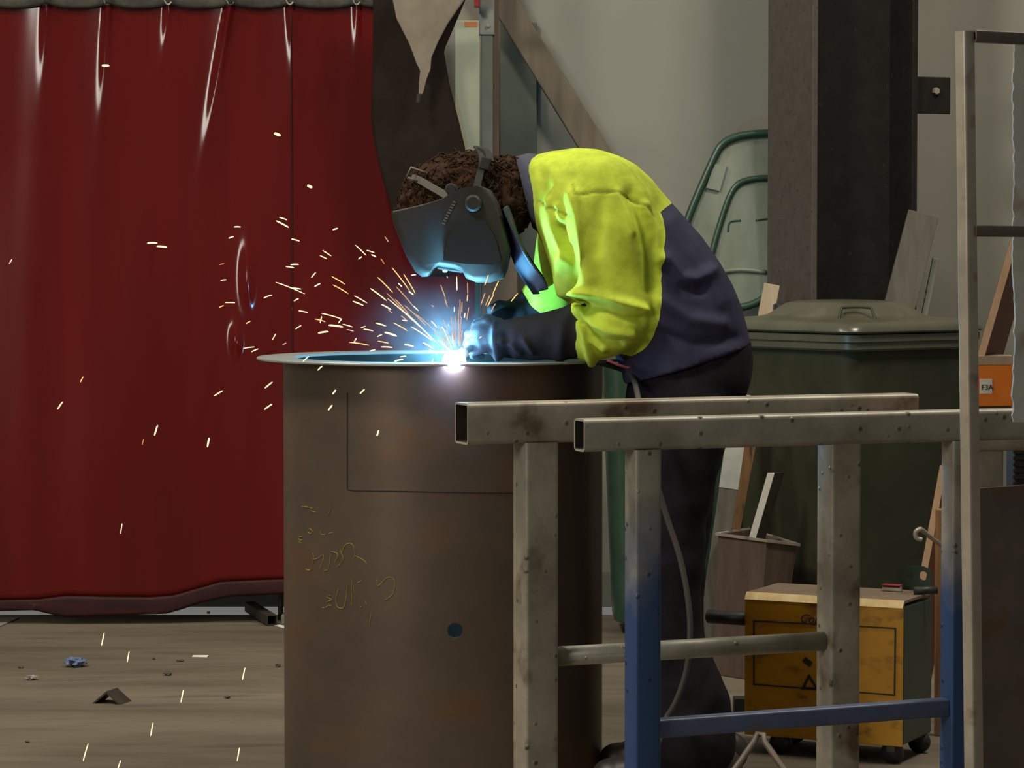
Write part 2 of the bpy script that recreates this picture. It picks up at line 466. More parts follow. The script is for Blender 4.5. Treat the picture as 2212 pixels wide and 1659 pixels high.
def fuse(bm, voxel, smooth_it=4, sf=0.5):
    """one continuous surface out of overlapping closed shapes"""
    me = bpy.data.meshes.new('fuse'); bm.to_mesh(me); bm.free()
    o = bpy.data.objects.new('fuse', me); C.objects.link(o)
    md = o.modifiers.new('r', 'REMESH'); md.mode = 'VOXEL'; md.voxel_size = voxel
    s = o.modifiers.new('s', 'SMOOTH'); s.factor = sf; s.iterations = smooth_it
    dg = bpy.context.evaluated_depsgraph_get()
    m2 = bpy.data.meshes.new_from_object(o.evaluated_get(dg))
    bpy.data.objects.remove(o)
    bpy.data.meshes.remove(me)
    out = bmesh.new(); out.from_mesh(m2); bpy.data.meshes.remove(m2)
    out.normal_update()
    return out

def text_part(name, body, mat, parent, origin, u, v, size, depth=0.0012, shear=0.0):
    cu = bpy.data.curves.new(name, 'FONT')
    cu.body = body; cu.size = size; cu.extrude = depth / 2; cu.shear = shear
    tmp = bpy.data.objects.new('tmp', cu); C.objects.link(tmp)
    dg = bpy.context.evaluated_depsgraph_get()
    me = bpy.data.meshes.new_from_object(tmp.evaluated_get(dg))
    bpy.data.objects.remove(tmp)
    bm = bmesh.new(); bm.from_mesh(me); bpy.data.meshes.remove(me)
    u, v = V(u).normalized(), V(v).normalized()
    w = u.cross(v)
    mt = Matrix((u, v, w)).transposed().to_4x4()
    mt.translation = V(origin)
    bmesh.ops.transform(bm, matrix=mt, verts=bm.verts)
    return link(name, bm, mat, parent)

# ------------------------------------------------------------------ room
WALL_Y = 10.24
bm = BM(); box(bm, (-9, -3, -0.1), (18, 0, 0), (0, 13.0, 0), (0, 0, 0.1))
structure(link('floor', bm, MT['floor'], origin=(0, 0, 0)))
bm = BM(); box(bm, (-9, WALL_Y, 0), (18, 0, 0), (0, 0.15, 0), (0, 0, 5.5))
structure(link('wall_back', bm, MT['wall'], origin=(0, WALL_Y, 0)))
bm = BM(); box(bm, (-9, WALL_Y - 0.02, 0), (18, 0, 0), (0, 0.0195, 0), (0, 0, 0.12), 0.004)
structure(link('baseboard_back', bm, MT['skirt'], origin=(0, WALL_Y, 0)))

# steel column (H section turned 24 degrees)
a = math.radians(24); cu_, cv_ = V((math.cos(a), math.sin(a), 0)), V((-math.sin(a), math.cos(a), 0))
col0 = P(1680, 900, 9.86); col0.z = 0
a2 = a
fl, dp, tf, tw, hh = 0.30, 0.40, 0.020, 0.013, 5.5
# front outer corner of the left flange sits at px 1752
o_ = P(1752, 900, 9.54); o_.z = 0
root = thing('steel_column', 'tall dark steel column with one flange coloured as lit, against the grey wall', 'column', o_ + cu_ * dp / 2 + cv_ * fl / 2)
root['kind'] = 'structure'
bm = BM(); box(bm, o_, cu_ * tf, cv_ * fl, V((0, 0, hh)), 0.002); link('flange', bm, MT['collit'], root)
bm = BM(); box(bm, o_ + cu_ * (dp - tf), cu_ * tf, cv_ * fl, V((0, 0, hh)), 0.002); link('flange', bm, MT['column'], root)
bm = BM(); box(bm, o_ + cu_ * tf + cv_ * (fl / 2 - tw / 2), cu_ * (dp - 2 * tf), cv_ * tw, V((0, 0, hh))); link('web', bm, MT['column'], root)
zb0, zb1 = P(2000, 245, 9.72).z, P(2000, 165, 9.72).z
bm = BM(); box(bm, V((0, 0, zb0)) + o_ + cu_ * (dp + 0.0) + cv_ * 0.02, cu_ * 0.14, cv_ * 0.012, V((0, 0, zb1 - zb0)), 0.002)
br = link('bracket', bm, MT['column'], root)
bb = o_ + cu_ * (dp + 0.08) + cv_ * 0.02; bb.z = zb0 + (zb1 - zb0) * 0.62
bm = BM(); cyl(bm, bb, bb - cv_ * 0.012, 0.012, 6); link('bolt', bm, MT['rack'], br)

# ------------------------------------------------------------------ curtain, rail, hanging hide and blanket
CYD = 9.85
xl, xr = P(-90, 800, CYD).x, P(1026, 800, CYD).x
eye = [-35, 103, 236, 366, 500, 628, 772, 900, 1010]
eyeX = [P(e, 10, CYD).x for e in eye]
lean = [0.0, -0.01, -0.012, -0.02, -0.035, 0.01, 0.0, 0, 0]
amp = [0.02, 0.026, 0.030, 0.020, 0.034, 0.012, 0.008, 0.01, 0.01]
lng = [0.10, 0.085, 0.13, 0.06, 0.18, 0.11, 0.10, 0.1, 0.1]
ztop = P(500, 4, CYD).z
HEM = [(-90, 1299), (0, 1291), (90, 1289), (150, 1281), (240, 1284), (330, 1285), (380, 1281), (430, 1267), (480, 1253), (560, 1249), (620, 1247), (700, 1253), (1026, 1261)]
BOT = [(-90, 1313), (0, 1311), (80, 1309), (140, 1323), (150, 1325), (260, 1321), (365, 1317), (400, 1307), (440, 1293), (500, 1281), (560, 1278), (620, 1275), (700, 1281), (1026, 1287)]
def interp(tab, x):
    for (x0, y0), (x1, y1) in zip(tab, tab[1:]):
        if x0 <= x <= x1:
            return y0 + (y1 - y0) * (x - x0) / (x1 - x0)
    return tab[0][1] if x < tab[0][0] else tab[-1][1]
EDGE = [(-80, 940), (130, 945), (330, 985), (560, 1024), (700, 1026), (1400, 1026)]
def edge_x(px_full, z):
    """the curtain's free edge is drawn aside above the welder's head"""
    if px_full < 780: return px_full
    y = PX(V((0, CYD, z)))[1]
    return 780 + (px_full - 780) * (interp(EDGE, y) - 780) / (1026 - 780)
def curt_y(x, z):
    d = ztop - z
    t_ = max(0.0, 1.62 - z)
    y = -0.078 * t_ * t_ / (t_ + 0.3) + 0.16 * max(0.0, x - eyeX[6] - 0.10) ** 1.3 + 0.006 * math.sin(x * 5.1 + 0.7) + 0.0012 * math.sin(x * 13 + z * 1.3) + 0.004 * noise.noise(V((x * 2.2, 0, z * 0.8)))
    for ex, le, am, ln in zip(eyeX, lean, amp, lng):
        xx = x - ex - le * d / 0.2
        sg = 0.010 + 0.03 * d
        y -= am * math.exp(-(xx / sg) ** 2) * math.exp(-d / ln)
        y -= 0.005 * math.exp(-(xx / 0.06) ** 2) * math.exp(-d / 0.6)
    # a creased pucker low down, and the dented line above it
    for cxp, cyp, sx, sy, h in ((536, 600, 14, 62, 0.014), (512, 735, 12, 30, 0.012), (700, 930, 90, 180, 0.008), (250, 1000, 110, 260, 0.010)):
        q = P(cxp, cyp, CYD)
        y -= h * math.exp(-((x - q.x) / (sx / 670)) ** 2 - ((z - q.z) / (sy / 670)) ** 2)
    return CYD + y
def sag(x):
    for e0, e1 in zip(eyeX, eyeX[1:]):
        if e0 <= x <= e1:
            t = (x - e0) / (e1 - e0)
            return 0.017 * (4 * t * (1 - t)) ** 0.7
    return 0.0
root = thing('welding_curtain', 'glossy dark red plastic welding curtain hanging in front of the wall', 'curtain', ((xl + xr) / 2, CYD, 0))
bm = BM(); nx, nz_ = 300, 110
grid = []
for i in range(nx + 1):
    x = xl + (xr - xl) * i / nx
    px = CX + F * x / CYD
    zt = ztop - sag(x); zb = P(px, interp(HEM, px), CYD).z
    colv = []
    for j in range(nz_ + 1):
        t = (j / nz_) ** 1.5
        z = zt + (zb - zt) * t
        xe = (edge_x(px, z) - CX) / F * CYD
        colv.append(bm.verts.new((xe, curt_y(x, z), z)))
    grid.append(colv)
for i in range(nx):
    for j in range(nz_):
        bm.faces.new((grid[i][j], grid[i + 1][j], grid[i + 1][j + 1], grid[i][j + 1]))
o = link('curtain_sheet', bm, MT['curtain'], root, smooth=True)
sd = o.modifiers.new('thickness', 'SOLIDIFY'); sd.thickness = 0.002; sd.offset = 1
def strip(z0f, z1f, yo, n=160, k=6, bulge=0.0, xmax=None):
    bm = BM(); g = []
    for i in range(n + 1):
        x = xl + ((xmax or xr) - xl) * i / n
        z0, z1 = z0f(x), z1f(x)
        g.append([bm.verts.new((x, curt_y(x, z0 + (z1 - z0) * j / k) + yo - bulge * math.sin(PI * j / k) * (1 + 0.5 * noise.noise(V((x * 9, j * .7, 0)))), z0 + (z1 - z0) * j / k)) for j in range(k + 1)])
    for i in range(n):
        for j in range(k):
            bm.faces.new((g[i][j], g[i + 1][j], g[i + 1][j + 1], g[i][j + 1]))
    return bm
bm = BM()
sx0 = P(629, 40, CYD).x
sm_pts = [(sx0 + 0.004 * (k / 40), P(629, 30 + 1215 * k / 40, CYD).z) for k in range(41)]
tube(bm, [V((x, curt_y(x, z) - 0.003, z)) for x, z in sm_pts], 0.0022, 6)
o = link('seam', bm, MT['hem'], root, smooth=True); o['label'] = 'dark vertical seam'
pxx = lambda x: CX + F * x / CYD
bm = strip(lambda x: P(pxx(x), interp(HEM, pxx(x)), CYD).z + 0.004, lambda x: P(pxx(x), interp(BOT, pxx(x)), CYD).z, -0.003, bulge=0.0015)
o = link('hem', bm, MT['hem'], root, smooth=True); o['label'] = 'dark maroon hem along the curtain foot'
sd = o.modifiers.new('thickness', 'SOLIDIFY'); sd.thickness = 0.003
bm = strip(lambda x: ztop + 0.04, lambda x: ztop - sag(x) - 0.006, -0.012, bulge=0.008, xmax=(944 - CX) / F * CYD)
o = link('header_band', bm, MT['olive'], root, smooth=True); o['label'] = 'olive canvas band scalloped between the eyelets'
sd = o.modifiers.new('thickness', 'SOLIDIFY'); sd.thickness = 0.003
for ex in eyeX[:-1]:
    bm = BM()
    tube(bm, smoothpts([V((ex + 0.012 * math.cos(q), CYD - 0.055 + 0.004 * q, ztop + 0.010 + 0.022 * math.sin(q))) for q in [i * 2 * PI / 10 for i in range(10)]], 2), 0.003, 6)
    link('ring', bm, MT['rack'], root, smooth=True)
bm = BM(); tube(bm, [V((xl - 0.2, CYD, ztop + 0.065)), V((xr + 0.1, CYD, ztop + 0.065))], 0.022, 16)
tag(link('curtain_rail', bm, MT['alud'], smooth=True), 'olive grey pipe rail carrying the red curtain', 'rail')

# frame foot of the curtain: square tube on the floor behind the drum
root = thing('curtain_stand_foot', 'dark square tube foot and plate on the floor under the curtain corner', 'stand', P(590, 1335, 9.9))
fz = 0.0
bm = BM()
q0 = P(588, 1334, 9.70); q0.z = 0.019
rhs(bm, q0, q0 + V((-0.10, 0.28, 0.012)), V((1, 0, 0)), 0.036, 0.036, 0.003, 0.004)
link('foot_tube', bm, MT['angle'], root)
bm = BM(); q1 = P(606, 1334, 9.86); q1.z = 0
cyl(bm, q1, q1 + V((0, 0, 0.09)), 0.009, 12); link('upright_pin', bm, MT['angle'], root)
bm = BM(); q2 = P(596, 1330, 9.72); q2.z = 0.0
box(bm, q2 + V((0.015, 0.02, 0)), V((0.12, 0, 0)), V((0, 0.1, 0)), V((0, 0, 0.03)), 0.003); link('base_plate', bm, MT['alud'], root)

# leather hide hanging over the rail end
def cloth(outline, Y, thick, mat, name, wav=0.012, sx=9.0, ph=0.0, nsub=26):
    """cloth cut to an outline of pixels, hung at depth Y with soft folds and a real thickness"""
    pts = [P(x, y, Y) for x, y in outline]
    ys = [p.z for p in pts]
    z0, z1 = min(ys), max(ys)
    def span(z):
        xs = []
        for p, q in zip(pts, pts[1:] + pts[:1]):
            if (p.z - z) * (q.z - z) < 0:
                t = (z - p.z) / (q.z - p.z); xs.append(p.x + (q.x - p.x) * t)
        return (min(xs), max(xs)) if len(xs) > 1 else None
    bm = BM(); g = []; nz2 = 50
    for j in range(nz2 + 1):
        z = z0 + (z1 - z0) * (0.004 + 0.992 * j / nz2)
        s = span(z)
        if not s:
            continue
        row = []
        for i in range(nsub + 1):
            x = s[0] + (s[1] - s[0]) * i / nsub
            row.append(bm.verts.new((x, Y + wav * math.sin(x * sx * 2 + ph + z) + 0.6 * wav * noise.noise(V((x * 6, ph, z * 3))), z)))
        g.append(row)
    for a_, b_ in zip(g, g[1:]):
        for i in range(nsub):
            bm.faces.new((a_[i], a_[i + 1], b_[i + 1], b_[i]))
    o = link(name, bm, mat, smooth=True)
    sd = o.modifiers.new('thickness', 'SOLIDIFY'); sd.thickness = thick
    return o
o = cloth([(806, -60), (1030, -60), (958, 110), (970, 180), (990, 260), (1004, 320), (1012, 400), (1022, 500), (1030, 575), (960, 600), (905, 596), (870, 520), (838, 430), (815, 340), (802, 260), (806, 120)], 9.66, 0.004, MT['blanket'], 'welding_blanket', 0.02, 7.0, 1.0)
tag(o, 'dark brown welding blanket hanging over the red curtain edge behind the mask', 'blanket')
o = cloth([(836, -60), (1040, -60), (1004, 0), (968, 52), (946, 92), (932, 125), (930, 150), (921, 172), (913, 205), (904, 207), (905, 175), (908, 152), (900, 138), (884, 95), (856, 40)], 9.55, 0.004, MT['hide'], 'leather_hide', 0.02, 11.0, 0.3)
tag(o, 'beige leather hide hanging in a point over the dark blanket', 'hide')
bm = BM(); tube(bm, [P(905, 203, 9.54), P(903, 222, 9.54)], [0.008, 0.007], 8)
tag(link('cord_toggle', bm, MT['strapdark']), 'small dark toggle at the tip of the beige hide', 'toggle')

# stored posts and sheets behind the welder
def slab(name, px0, px1, py0, Y, th, mat, label, cat, zb=0.0, bev=0.003):
    bm = BM()
    a_, b_ = P(px0, py0, Y), P(px1, py0, Y)
    box(bm, (a_.x, Y, zb), (b_.x - a_.x, 0, 0), (0, th, 0), (0, 0, a_.z - zb), bev)
    return tag(link(name, bm, mat), label, cat)
pp = slab('pale_panel', 982, 1036, 44, 9.96, 0.03, MT['palepost'], 'pale green panel with an orange sticker standing beside the grey post', 'panel')
bm = BM(); s0, s1 = P(1003, 58, 9.959), P(1031, 47, 9.959)
box(bm, (s0.x, 9.9585, s0.z), (s1.x - s0.x, 0, 0), (0, 0.0015, 0), (0, 0, s1.z - s0.z)); o = link('sticker', bm, MT['sticker'], pp); o['label'] = 'orange sticker'
root = thing('square_post', 'pale grey square post with a bolted sleeve behind the mask', 'post', P(1052, 1330, 9.95))
bm = BM(); pa = P(1052, 830, 9.98); rhs(bm, (pa.x, 9.98, 0), (pa.x, 9.98, 3.0), (1, 0, 0), 0.042, 0.042); link('post_tube', bm, MT['alud'], root)
bm = BM(); zz = P(1052, 74, 9.95).z; rhs(bm, (pa.x, 9.98, zz), (pa.x, 9.98, 3.02), (1, 0, 0), 0.052, 0.052); sl = link('sleeve', bm, MT['alu'], root)
bm = BM(); bq = P(1054, 55, 9.953); cyl(bm, bq, bq - V((0, 0.008, 0)), 0.006, 8); link('bolt', bm, MT['rack'], root)
slab('timber_stud', 1064, 1078, -60, 10.00, 0.04, MT['redtimber'], 'thin red brown timber stud between grey post and green sheet', 'timber')
slab('green_sheet', 1079, 1160, 48, 10.205, 0.02, MT['ggreen'], 'grey green steel sheet standing upright behind the slanted timber', 'sheet')
slab('tan_board', 1040, 1118, 420, 9.90, 0.02, MT['timber'], 'tan board standing low behind the sparks and gloves', 'board')
bm = BM(); r0, r1 = P(1024, 14, 9.89), P(1036, -20, 9.89)
box(bm, (r0.x, 9.89, r0.z), (r1.x - r0.x, 0, 0), (0, 0.066, 0), (0, 0, 0.08), 0.003); tag(link('red_clamp', bm, MT['redpl']), 'small red clamp at the top of the pale grey post', 'clamp')
# slanted timber
bm = BM()
b0, b1 = P(1046, -60, 10.16), P(1640, 905, 10.16)
ax = (b1 - b0).normalized(); sd_ = ax.cross(V((0, 1, 0))).normalized()
box(bm, b0 - sd_ * 0.040, ax * (b1 - b0).length, V((0, 0.075, 0)), sd_ * 0.088, 0.004)
tag(link('slanted_timber', bm, MT['timber']), 'long brown timber slanting across the wall behind the welder', 'timber')

# ------------------------------------------------------------------ drum with flange
DX, DY, DR = P(957, 770, 7.0).x, 7.0, 0.383
RZ = P(957, 770, 7.0).z
root = thing('steel_drum', 'large open rusty steel cylinder with wide flange and yellow chalk marks', 'cylinder', (DX, DY, 0))
bm = BM()
n = 160
prof = [(DR, 0.0), (DR, RZ - 0.006), (DR - 0.008, RZ - 0.006), (DR - 0.008, 0.0)]
rings = [[V((DX + r * math.cos(2 * PI * k / n), DY + r * math.sin(2 * PI * k / n), z)) for k in range(n)] for r, z in prof]
vs = loft(bm, rings, True, False)
for i in range(n):
    j = (i + 1) % n
    bm.faces.new((vs[3][i], vs[3][j], vs[0][j], vs[0][i]))
bmesh.ops.recalc_face_normals(bm, faces=bm.faces)
def drum_hit(px, py, rad=DR):
    a_, b_ = (px - CX) / F, (CY - py) / F
    d = V((a_, ct + b_ * st, -st + b_ * ct))
    ox, oy = -DX, -DY
    A = d.x ** 2 + d.y ** 2; B = 2 * (ox * d.x + oy * d.y); Cc = ox ** 2 + oy ** 2 - rad ** 2
    t = (-B - math.sqrt(max(B * B - 4 * A * Cc, 0))) / (2 * A)
    return V((d.x * t, d.y * t, CH + d.z * t))
me = bpy.data.meshes.new('d'); bm.to_mesh(me); bm.free()
tmp = bpy.data.objects.new('d', me); C.objects.link(tmp)
hp = drum_hit(983, 1362)
bm = BM(); cyl(bm, hp - V((0, 0.05, 0)), hp + V((0, 0.05, 0)), 0.0175, 28)
bmesh.ops.recalc_face_normals(bm, faces=bm.faces)
me2 = bpy.data.meshes.new('c'); bm.to_mesh(me2); bm.free()
cut = bpy.data.objects.new('c', me2); C.objects.link(cut)
bo = tmp.modifiers.new('b', 'BOOLEAN'); bo.operation = 'DIFFERENCE'; bo.object = cut; bo.solver = 'EXACT'
dg = bpy.context.evaluated_depsgraph_get()
me3 = bpy.data.meshes.new_from_object(tmp.evaluated_get(dg))
bpy.data.objects.remove(tmp); bpy.data.objects.remove(cut)
bm = bmesh.new(); bm.from_mesh(me3)
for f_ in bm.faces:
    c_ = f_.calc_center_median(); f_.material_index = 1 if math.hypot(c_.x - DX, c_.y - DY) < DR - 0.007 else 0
link('shell', bm, [MT['steel_drum'], MT['bore']], root, auto=30)
bm = BM(); n = 160
prof = [(0.357, RZ - 0.006), (0.357, RZ), (0.4445, RZ), (0.446, RZ - 0.0015), (0.446, RZ - 0.0045), (0.4445, RZ - 0.006)]
rings = [[V((DX + r * math.cos(2 * PI * k / n), DY + r * math.sin(2 * PI * k / n), z)) for k in range(n)] for r, z in prof]
vs = loft(bm, rings, True, False)
for i in range(n):
    j = (i + 1) % n
    bm.faces.new((vs[-1][i], vs[-1][j], vs[0][j], vs[0][i]))
o = link('flange', bm, MT['flange'], root, auto=40); o['label'] = 'brighter flat steel flange ring'
# scribed outline of a cut-out
def on_drum(pl, r0, bm, off=0.0006):
    tube(bm, [drum_hit(x, y, DR + off) for x, y in pl], r0, 5)
bm = BM()
on_drum([(750, 848 + i * 9) for i in range(24)] + [(751, 1058)] + [(752 + i * 14, 1060 + i * 0.18) for i in range(1, 27)], 0.0013, bm)
link('scribed_outline', bm, MT['scribe'], root)
# chalk scrawl
zx = lambda x, y: (600 + x / 4.424, 1050 + y / 4.424)
strokes = [
    [(230, 195), (280, 200), (330, 210)], [(330, 210), (320, 235), (360, 250)], [(505, 215), (490, 250), (480, 275)],
    [(290, 440), (315, 455), (330, 430), (300, 400)], [(410, 430), (415, 460), (455, 462)], [(488, 452), (525, 446)],
    [(235, 485), (200, 490), (205, 510), (235, 515), (205, 530), (232, 548)],
    [(335, 640), (345, 680), (335, 750)], [(265, 795), (300, 805), (325, 790)], [(345, 700), (385, 690), (430, 655)], [(440, 655), (432, 720), (400, 790)],
    [(505, 660), (495, 740), (490, 780)], [(510, 625), (560, 640), (575, 670), (550, 720)], [(445, 810), (480, 803)], [(565, 770), (600, 740), (625, 690), (595, 600)],
    [(610, 640), (640, 570), (690, 548), (725, 575), (738, 640), (745, 668), (790, 690), (830, 715), (850, 745)], [(725, 710), (735, 660)],
    [(425, 1162), (450, 1162)], [(460, 1160), (490, 1140), (512, 1145)], [(505, 1045), (470, 1060), (515, 1085), (465, 1105)],
    [(580, 985), (560, 1060), (565, 1140), (590, 1165), (630, 1160), (650, 1090), (665, 990), (662, 935)], [(705, 880), (710, 960), (705, 1140)], [(760, 925), (800, 905)], [(725, 960), (735, 1020)],
    [(950, 890), (955, 950), (990, 930), (1040, 880), (1080, 872), (1115, 900), (1120, 950), (1105, 1020), (1060, 1070), (1025, 1090)],
    [(1028, 1125), (1030, 1132)], [(840, 1090), (845, 1130)], [(790, 1150), (800, 1155)], [(895, 1210), (885, 1270), (878, 1330)]]
for s in strokes:
    pl = [zx(*q) for q in s]
    p3 = smoothpts([drum_hit(x, y, DR + 0.0004) for x, y in pl], 5)
    bm = BM(); tube(bm, p3, 0.0011, 5)
    link('chalk_stroke', bm, MT['chalk'], root)
# ------------------------------------------------------------------ trestles in front
def trestle(name, label, a_deg, px0, ytop, Y0, W, H, px1, legs, matb, matl, feet=True):
    a_ = math.radians(a_deg)
    u, v = V((math.cos(a_), math.sin(a_), 0)), V((-math.sin(a_), math.cos(a_), 0))
    O = P(px0, ytop, Y0)
    def s_at(px):
        k = (px - CX) / F
        return (k * O.y - O.x) / (u.x - k * u.y)
    zt = O.z
    L = s_at(px1)
    r = thing(name, label, 'trestle', (O.x + u.x * L / 2, O.y + u.y * L / 2, 0))
    cen = O + v * (W / 2) - V((0, 0, H / 2))
    bm = BM(); rhs(bm, cen, cen + u * L, v, W, H, 0.004, 0.008)
    link('top_beam', bm, [matb, MT['boreshade']], r, auto=30)
    pos = []
    for pl, lw in legs:
        s = s_at(pl)
        c = O + u * (s + lw / 2) + v * (W / 2)
        bm = BM(); rhs(bm, (c.x, c.y, 0.012), (c.x, c.y, zt - H + 0.001), u, lw, lw, 0.004, 0.007)
        lg = link('leg', bm, matl, r, auto=30)
        pos.append((c, lw))
        bm = BM(); f0 = V((c.x, c.y, 0)) - v * 0.3 - u * 0.04
        box(bm, f0, v * 0.6, u * 0.08, V((0, 0, 0.012)), 0.002)
        link('foot_bar', bm, matl, r)
    return r, u, v, pos
A, uA, vA, posA = trestle('steel_trestle', 'bare grey steel trestle with round pipe brace in front of the drum', 22, 1011, 872, 5.25, 0.066, 0.075, 1986, [(1136, 0.066), (1800, 0.064)], MT['bare'], MT['bare'])
zc = P(1400, 1418, 5.35).z
bm = BM(); tube(bm, [V((posA[0][0].x, posA[0][0].y, zc)) + uA * 0.034, V((posA[1][0].x, posA[1][0].y, zc)) - uA * 0.031], 0.0185, 20)
o = link('pipe_brace', bm, MT['pipe'], A, smooth=True); o['label'] = 'round galvanised pipe brace'
Bt, uB, vB, posB = trestle('steel_trestle', 'blue painted steel trestle worn to bare metal, nearest the camera', 22, 1263, 906, 4.95, 0.046, 0.056, 2330, [(1373, 0.050), (2062, 0.046)], MT['bluetop'], MT['blueleg'])
zc = P(1500, 1568, 5.05).z
bm = BM(); rhs(bm, V((posB[0][0].x, posB[0][0].y, zc)) + uB * 0.026, V((posB[1][0].x, posB[1][0].y, zc + 0.003)) - uB * 0.024, vB, 0.03, 0.032, 0.003, 0.004)
o = link('cross_bar', bm, MT['bluebar'], Bt, auto=30)
Ct, uC, vC, posC = trestle('steel_trestle', 'short grey trestle holding the orange box, half hidden by the tall rack', 10, 2098, 906, 5.42, 0.07, 0.06, 2420, [(2114, 0.055), (2330, 0.055)], MT['bare'], MT['bare'])

# ------------------------------------------------------------------ tall rack at the frame edge
root = thing('tall_rack', 'tall welded tube rack with rusty lower plate beside the blue trestle', 'rack', P(2150, 1659, 4.7) * 1.0)
ORG[root].z = 0; root.location.z = 0
a_ = math.radians(36); ur, vr = V((math.cos(a_), math.sin(a_), 0)), V((-math.sin(a_), math.cos(a_), 0))
pt, pb = P(2084, 68, 4.7), P(2084 + 27, 2156, 4.7); pb.z = 0.0
bm = BM(); rhs(bm, pb, pt, ur, 0.024, 0.024, 0.003, 0.004); link('upright', bm, MT['rack'], root, auto=30)
pt2 = P(2470, 100, 4.95); pb2 = V((pt2.x + 0.02, 4.95, 0))
bm = BM(); rhs(bm, pb2, pt2, ur, 0.026, 0.026, 0.003, 0.004); link('upright', bm, MT['rack'], root, auto=30)
def bar(pya, pyb, hgt, name='cross_bar', mat=None):
    pa_, pb_ = P(2098, pya, 4.70), P(2455, pyb, 4.95)
    bm = BM(); rhs(bm, pa_, pb_, V((0, 0, 1)), hgt, 0.024, 0.003, 0.003); return link(name, bm, mat or MT['rustplate'], root, auto=30)
bar(78, 96, 0.019); bar(499, 503, 0.018)
# rusty lower plate
pl0, pl1 = P(2106, 1055, 4.725), P(2460, 1058, 4.97)
bm = BM(); zt = pl0.z; dv = V((pl1.x - pl0.x, pl1.y - pl0.y, 0)); nv = V((dv.y, -dv.x, 0)).normalized()
box(bm, V((pl0.x, pl0.y, 0.10)), dv, -nv * 0.006, V((0, 0, zt - 0.10)), 0.001)
o = link('lower_plate', bm, MT['rustplate'], root); o['label'] = 'rusty brown steel plate'
# flame-cut upright plate with a ragged edge
bm = BM(); rnd = random.Random(3); pts = []
for i in range(60):
    y = 90 + (912 - 90) * i / 59
    x = 2190 + (2 * math.sin(y * 0.02)) + rnd.uniform(-2.2, 2.2)
    if 330 < y < 480: x -= rnd.uniform(0, 3)
    pts.append(P(x, y, 4.83))
pts += [P(2330, 912, 4.83), P(2330, 84, 4.83)]
prism(bm, pts, V((0, 0.012, 0)))
o = link('cut_plate', bm, MT['cutplate'], root); o['label'] = 'grey plate with a ragged flame cut edge'

# orange box with label, timber strip on top
a_ = math.radians(10); u, v = uC, vC
bz = P(2140, 905, 5.42).z
base = P(2102, 905, 5.435); base.z = bz
root = thing('orange_box', 'orange painted block with a white paper label on the short trestle', 'box', base + u * 0.045)
W_, D_ = P(2191, 880, 5.45).x - P(2102, 880, 5.45).x, 0.07
z1 = P(2140, 878, 5.44).z; z2 = P(2140, 789, 5.44).z; z3 = P(2140, 768, 5.44).z
bm = BM(); box(bm, base, u * W_ * 0.98, v * D_, V((0, 0, z1 - bz)), 0.002); link('base_block', bm, MT['dark'], root)
bm = BM(); box(bm, V((base.x, base.y, z1)), u * W_, v * D_, V((0, 0, z2 - z1)), 0.002); link('orange_body', bm, MT['orange'], root)
bm = BM(); box(bm, V((base.x, base.y, z2)) + u * 0.003, u * (W_ - 0.004), v * D_, V((0, 0, z3 - z2)), 0.0015); link('timber_top', bm, MT['palewood'], root)
lb0 = P(2118, 851, 5.43); lb1 = P(2146, 819, 5.43)
lo_ = V((base.x, base.y, z1)) + u * (lb0.x - base.x) - v * 0.0008; lo_.z = lb0.z
bm = BM(); box(bm, lo_, u * (lb1.x - lb0.x), v * 0.001, V((0, 0, lb1.z - lb0.z))); lbl = link('paper_label', bm, MT['paper'], root)
text_part('label_text', 'F3A', MT['black'], lbl, lo_ + u * 0.0025 - v * 0.001 + V((0, 0, 0.0075)), u, (0, 0, 1), 0.0138, 0.0006)
# leaning ply boards with pale edges
def lean_board(name, label, e0, e1, thick_px, Y, depth, mat, edge, dirx=0.35):
    root = thing(name, label, 'board', P(e0[0], e0[1], Y))
    b0, b1 = P(e0[0], e0[1], Y), P(e1[0], e1[1], Y)
    ax = b1 - b0; th = V((thick_px * Y / F, 0, 0)); dp_ = V((dirx * depth, depth, 0))
    bm = BM(); box(bm, b0, ax, th, dp_); 
    link('board_face', bm, mat, root)
    bm = BM(); nrm = V((0, -0.0012, 0)); box(bm, b0 + nrm + th * 0.04, ax, th * 0.92, V((0, 0.0015, 0))); link('sawn_edge', bm, edge, root)
    return root
lean_board('plywood_board', 'red plywood offcut with pale sawn edge leaning on the orange box', (2108, 778), (2182, 520), 17, 5.44, 0.14, MT['redply'], MT['plyedge'], 0.42)
lean_board('plywood_board', 'red plywood strip leaning low behind the blue trestle, near the hook', (1927, 1564), (2030, 1005), 16, 7.7, 0.1, MT['redply'], MT['plyedge'], 0.8)
bm = BM(); q = [P(2034, 1178, 7.49), P(2010, 1160, 7.28), P(1998, 1150, 7.25), P(1988, 1143, 7.22), P(1978, 1150, 7.22), P(1980, 1162, 7.22), P(1992, 1166, 7.22)]
tube(bm, smoothpts(q, 4), [0.006] * (6 * 4 + 1), 8); tag(link('steel_hook', bm, MT['rack'], smooth=True), 'bent grey steel hook beside the low plywood strip', 'hook')
slab('yellow_timber', 2024, 2038, 1100, 7.5, 0.03, MT['orangewood'], 'yellowish timber upright tucked behind the blue trestle leg', 'timber')
bm = BM(); gq = P(2192, 1052, 5.7); 
root = thing('ribbed_grille', 'black ribbed grille glimpsed between the trestles beside the rack plate', 'grille', (gq.x + 0.06, 5.75, 0.0))
box(bm, (gq.x, 5.72, 0.0), (0.14, 0, 0), (0, 0.08, 0), (0, 0, P(2192, 955, 5.7).z), 0.003); link('housing', bm, MT['dark'], root)
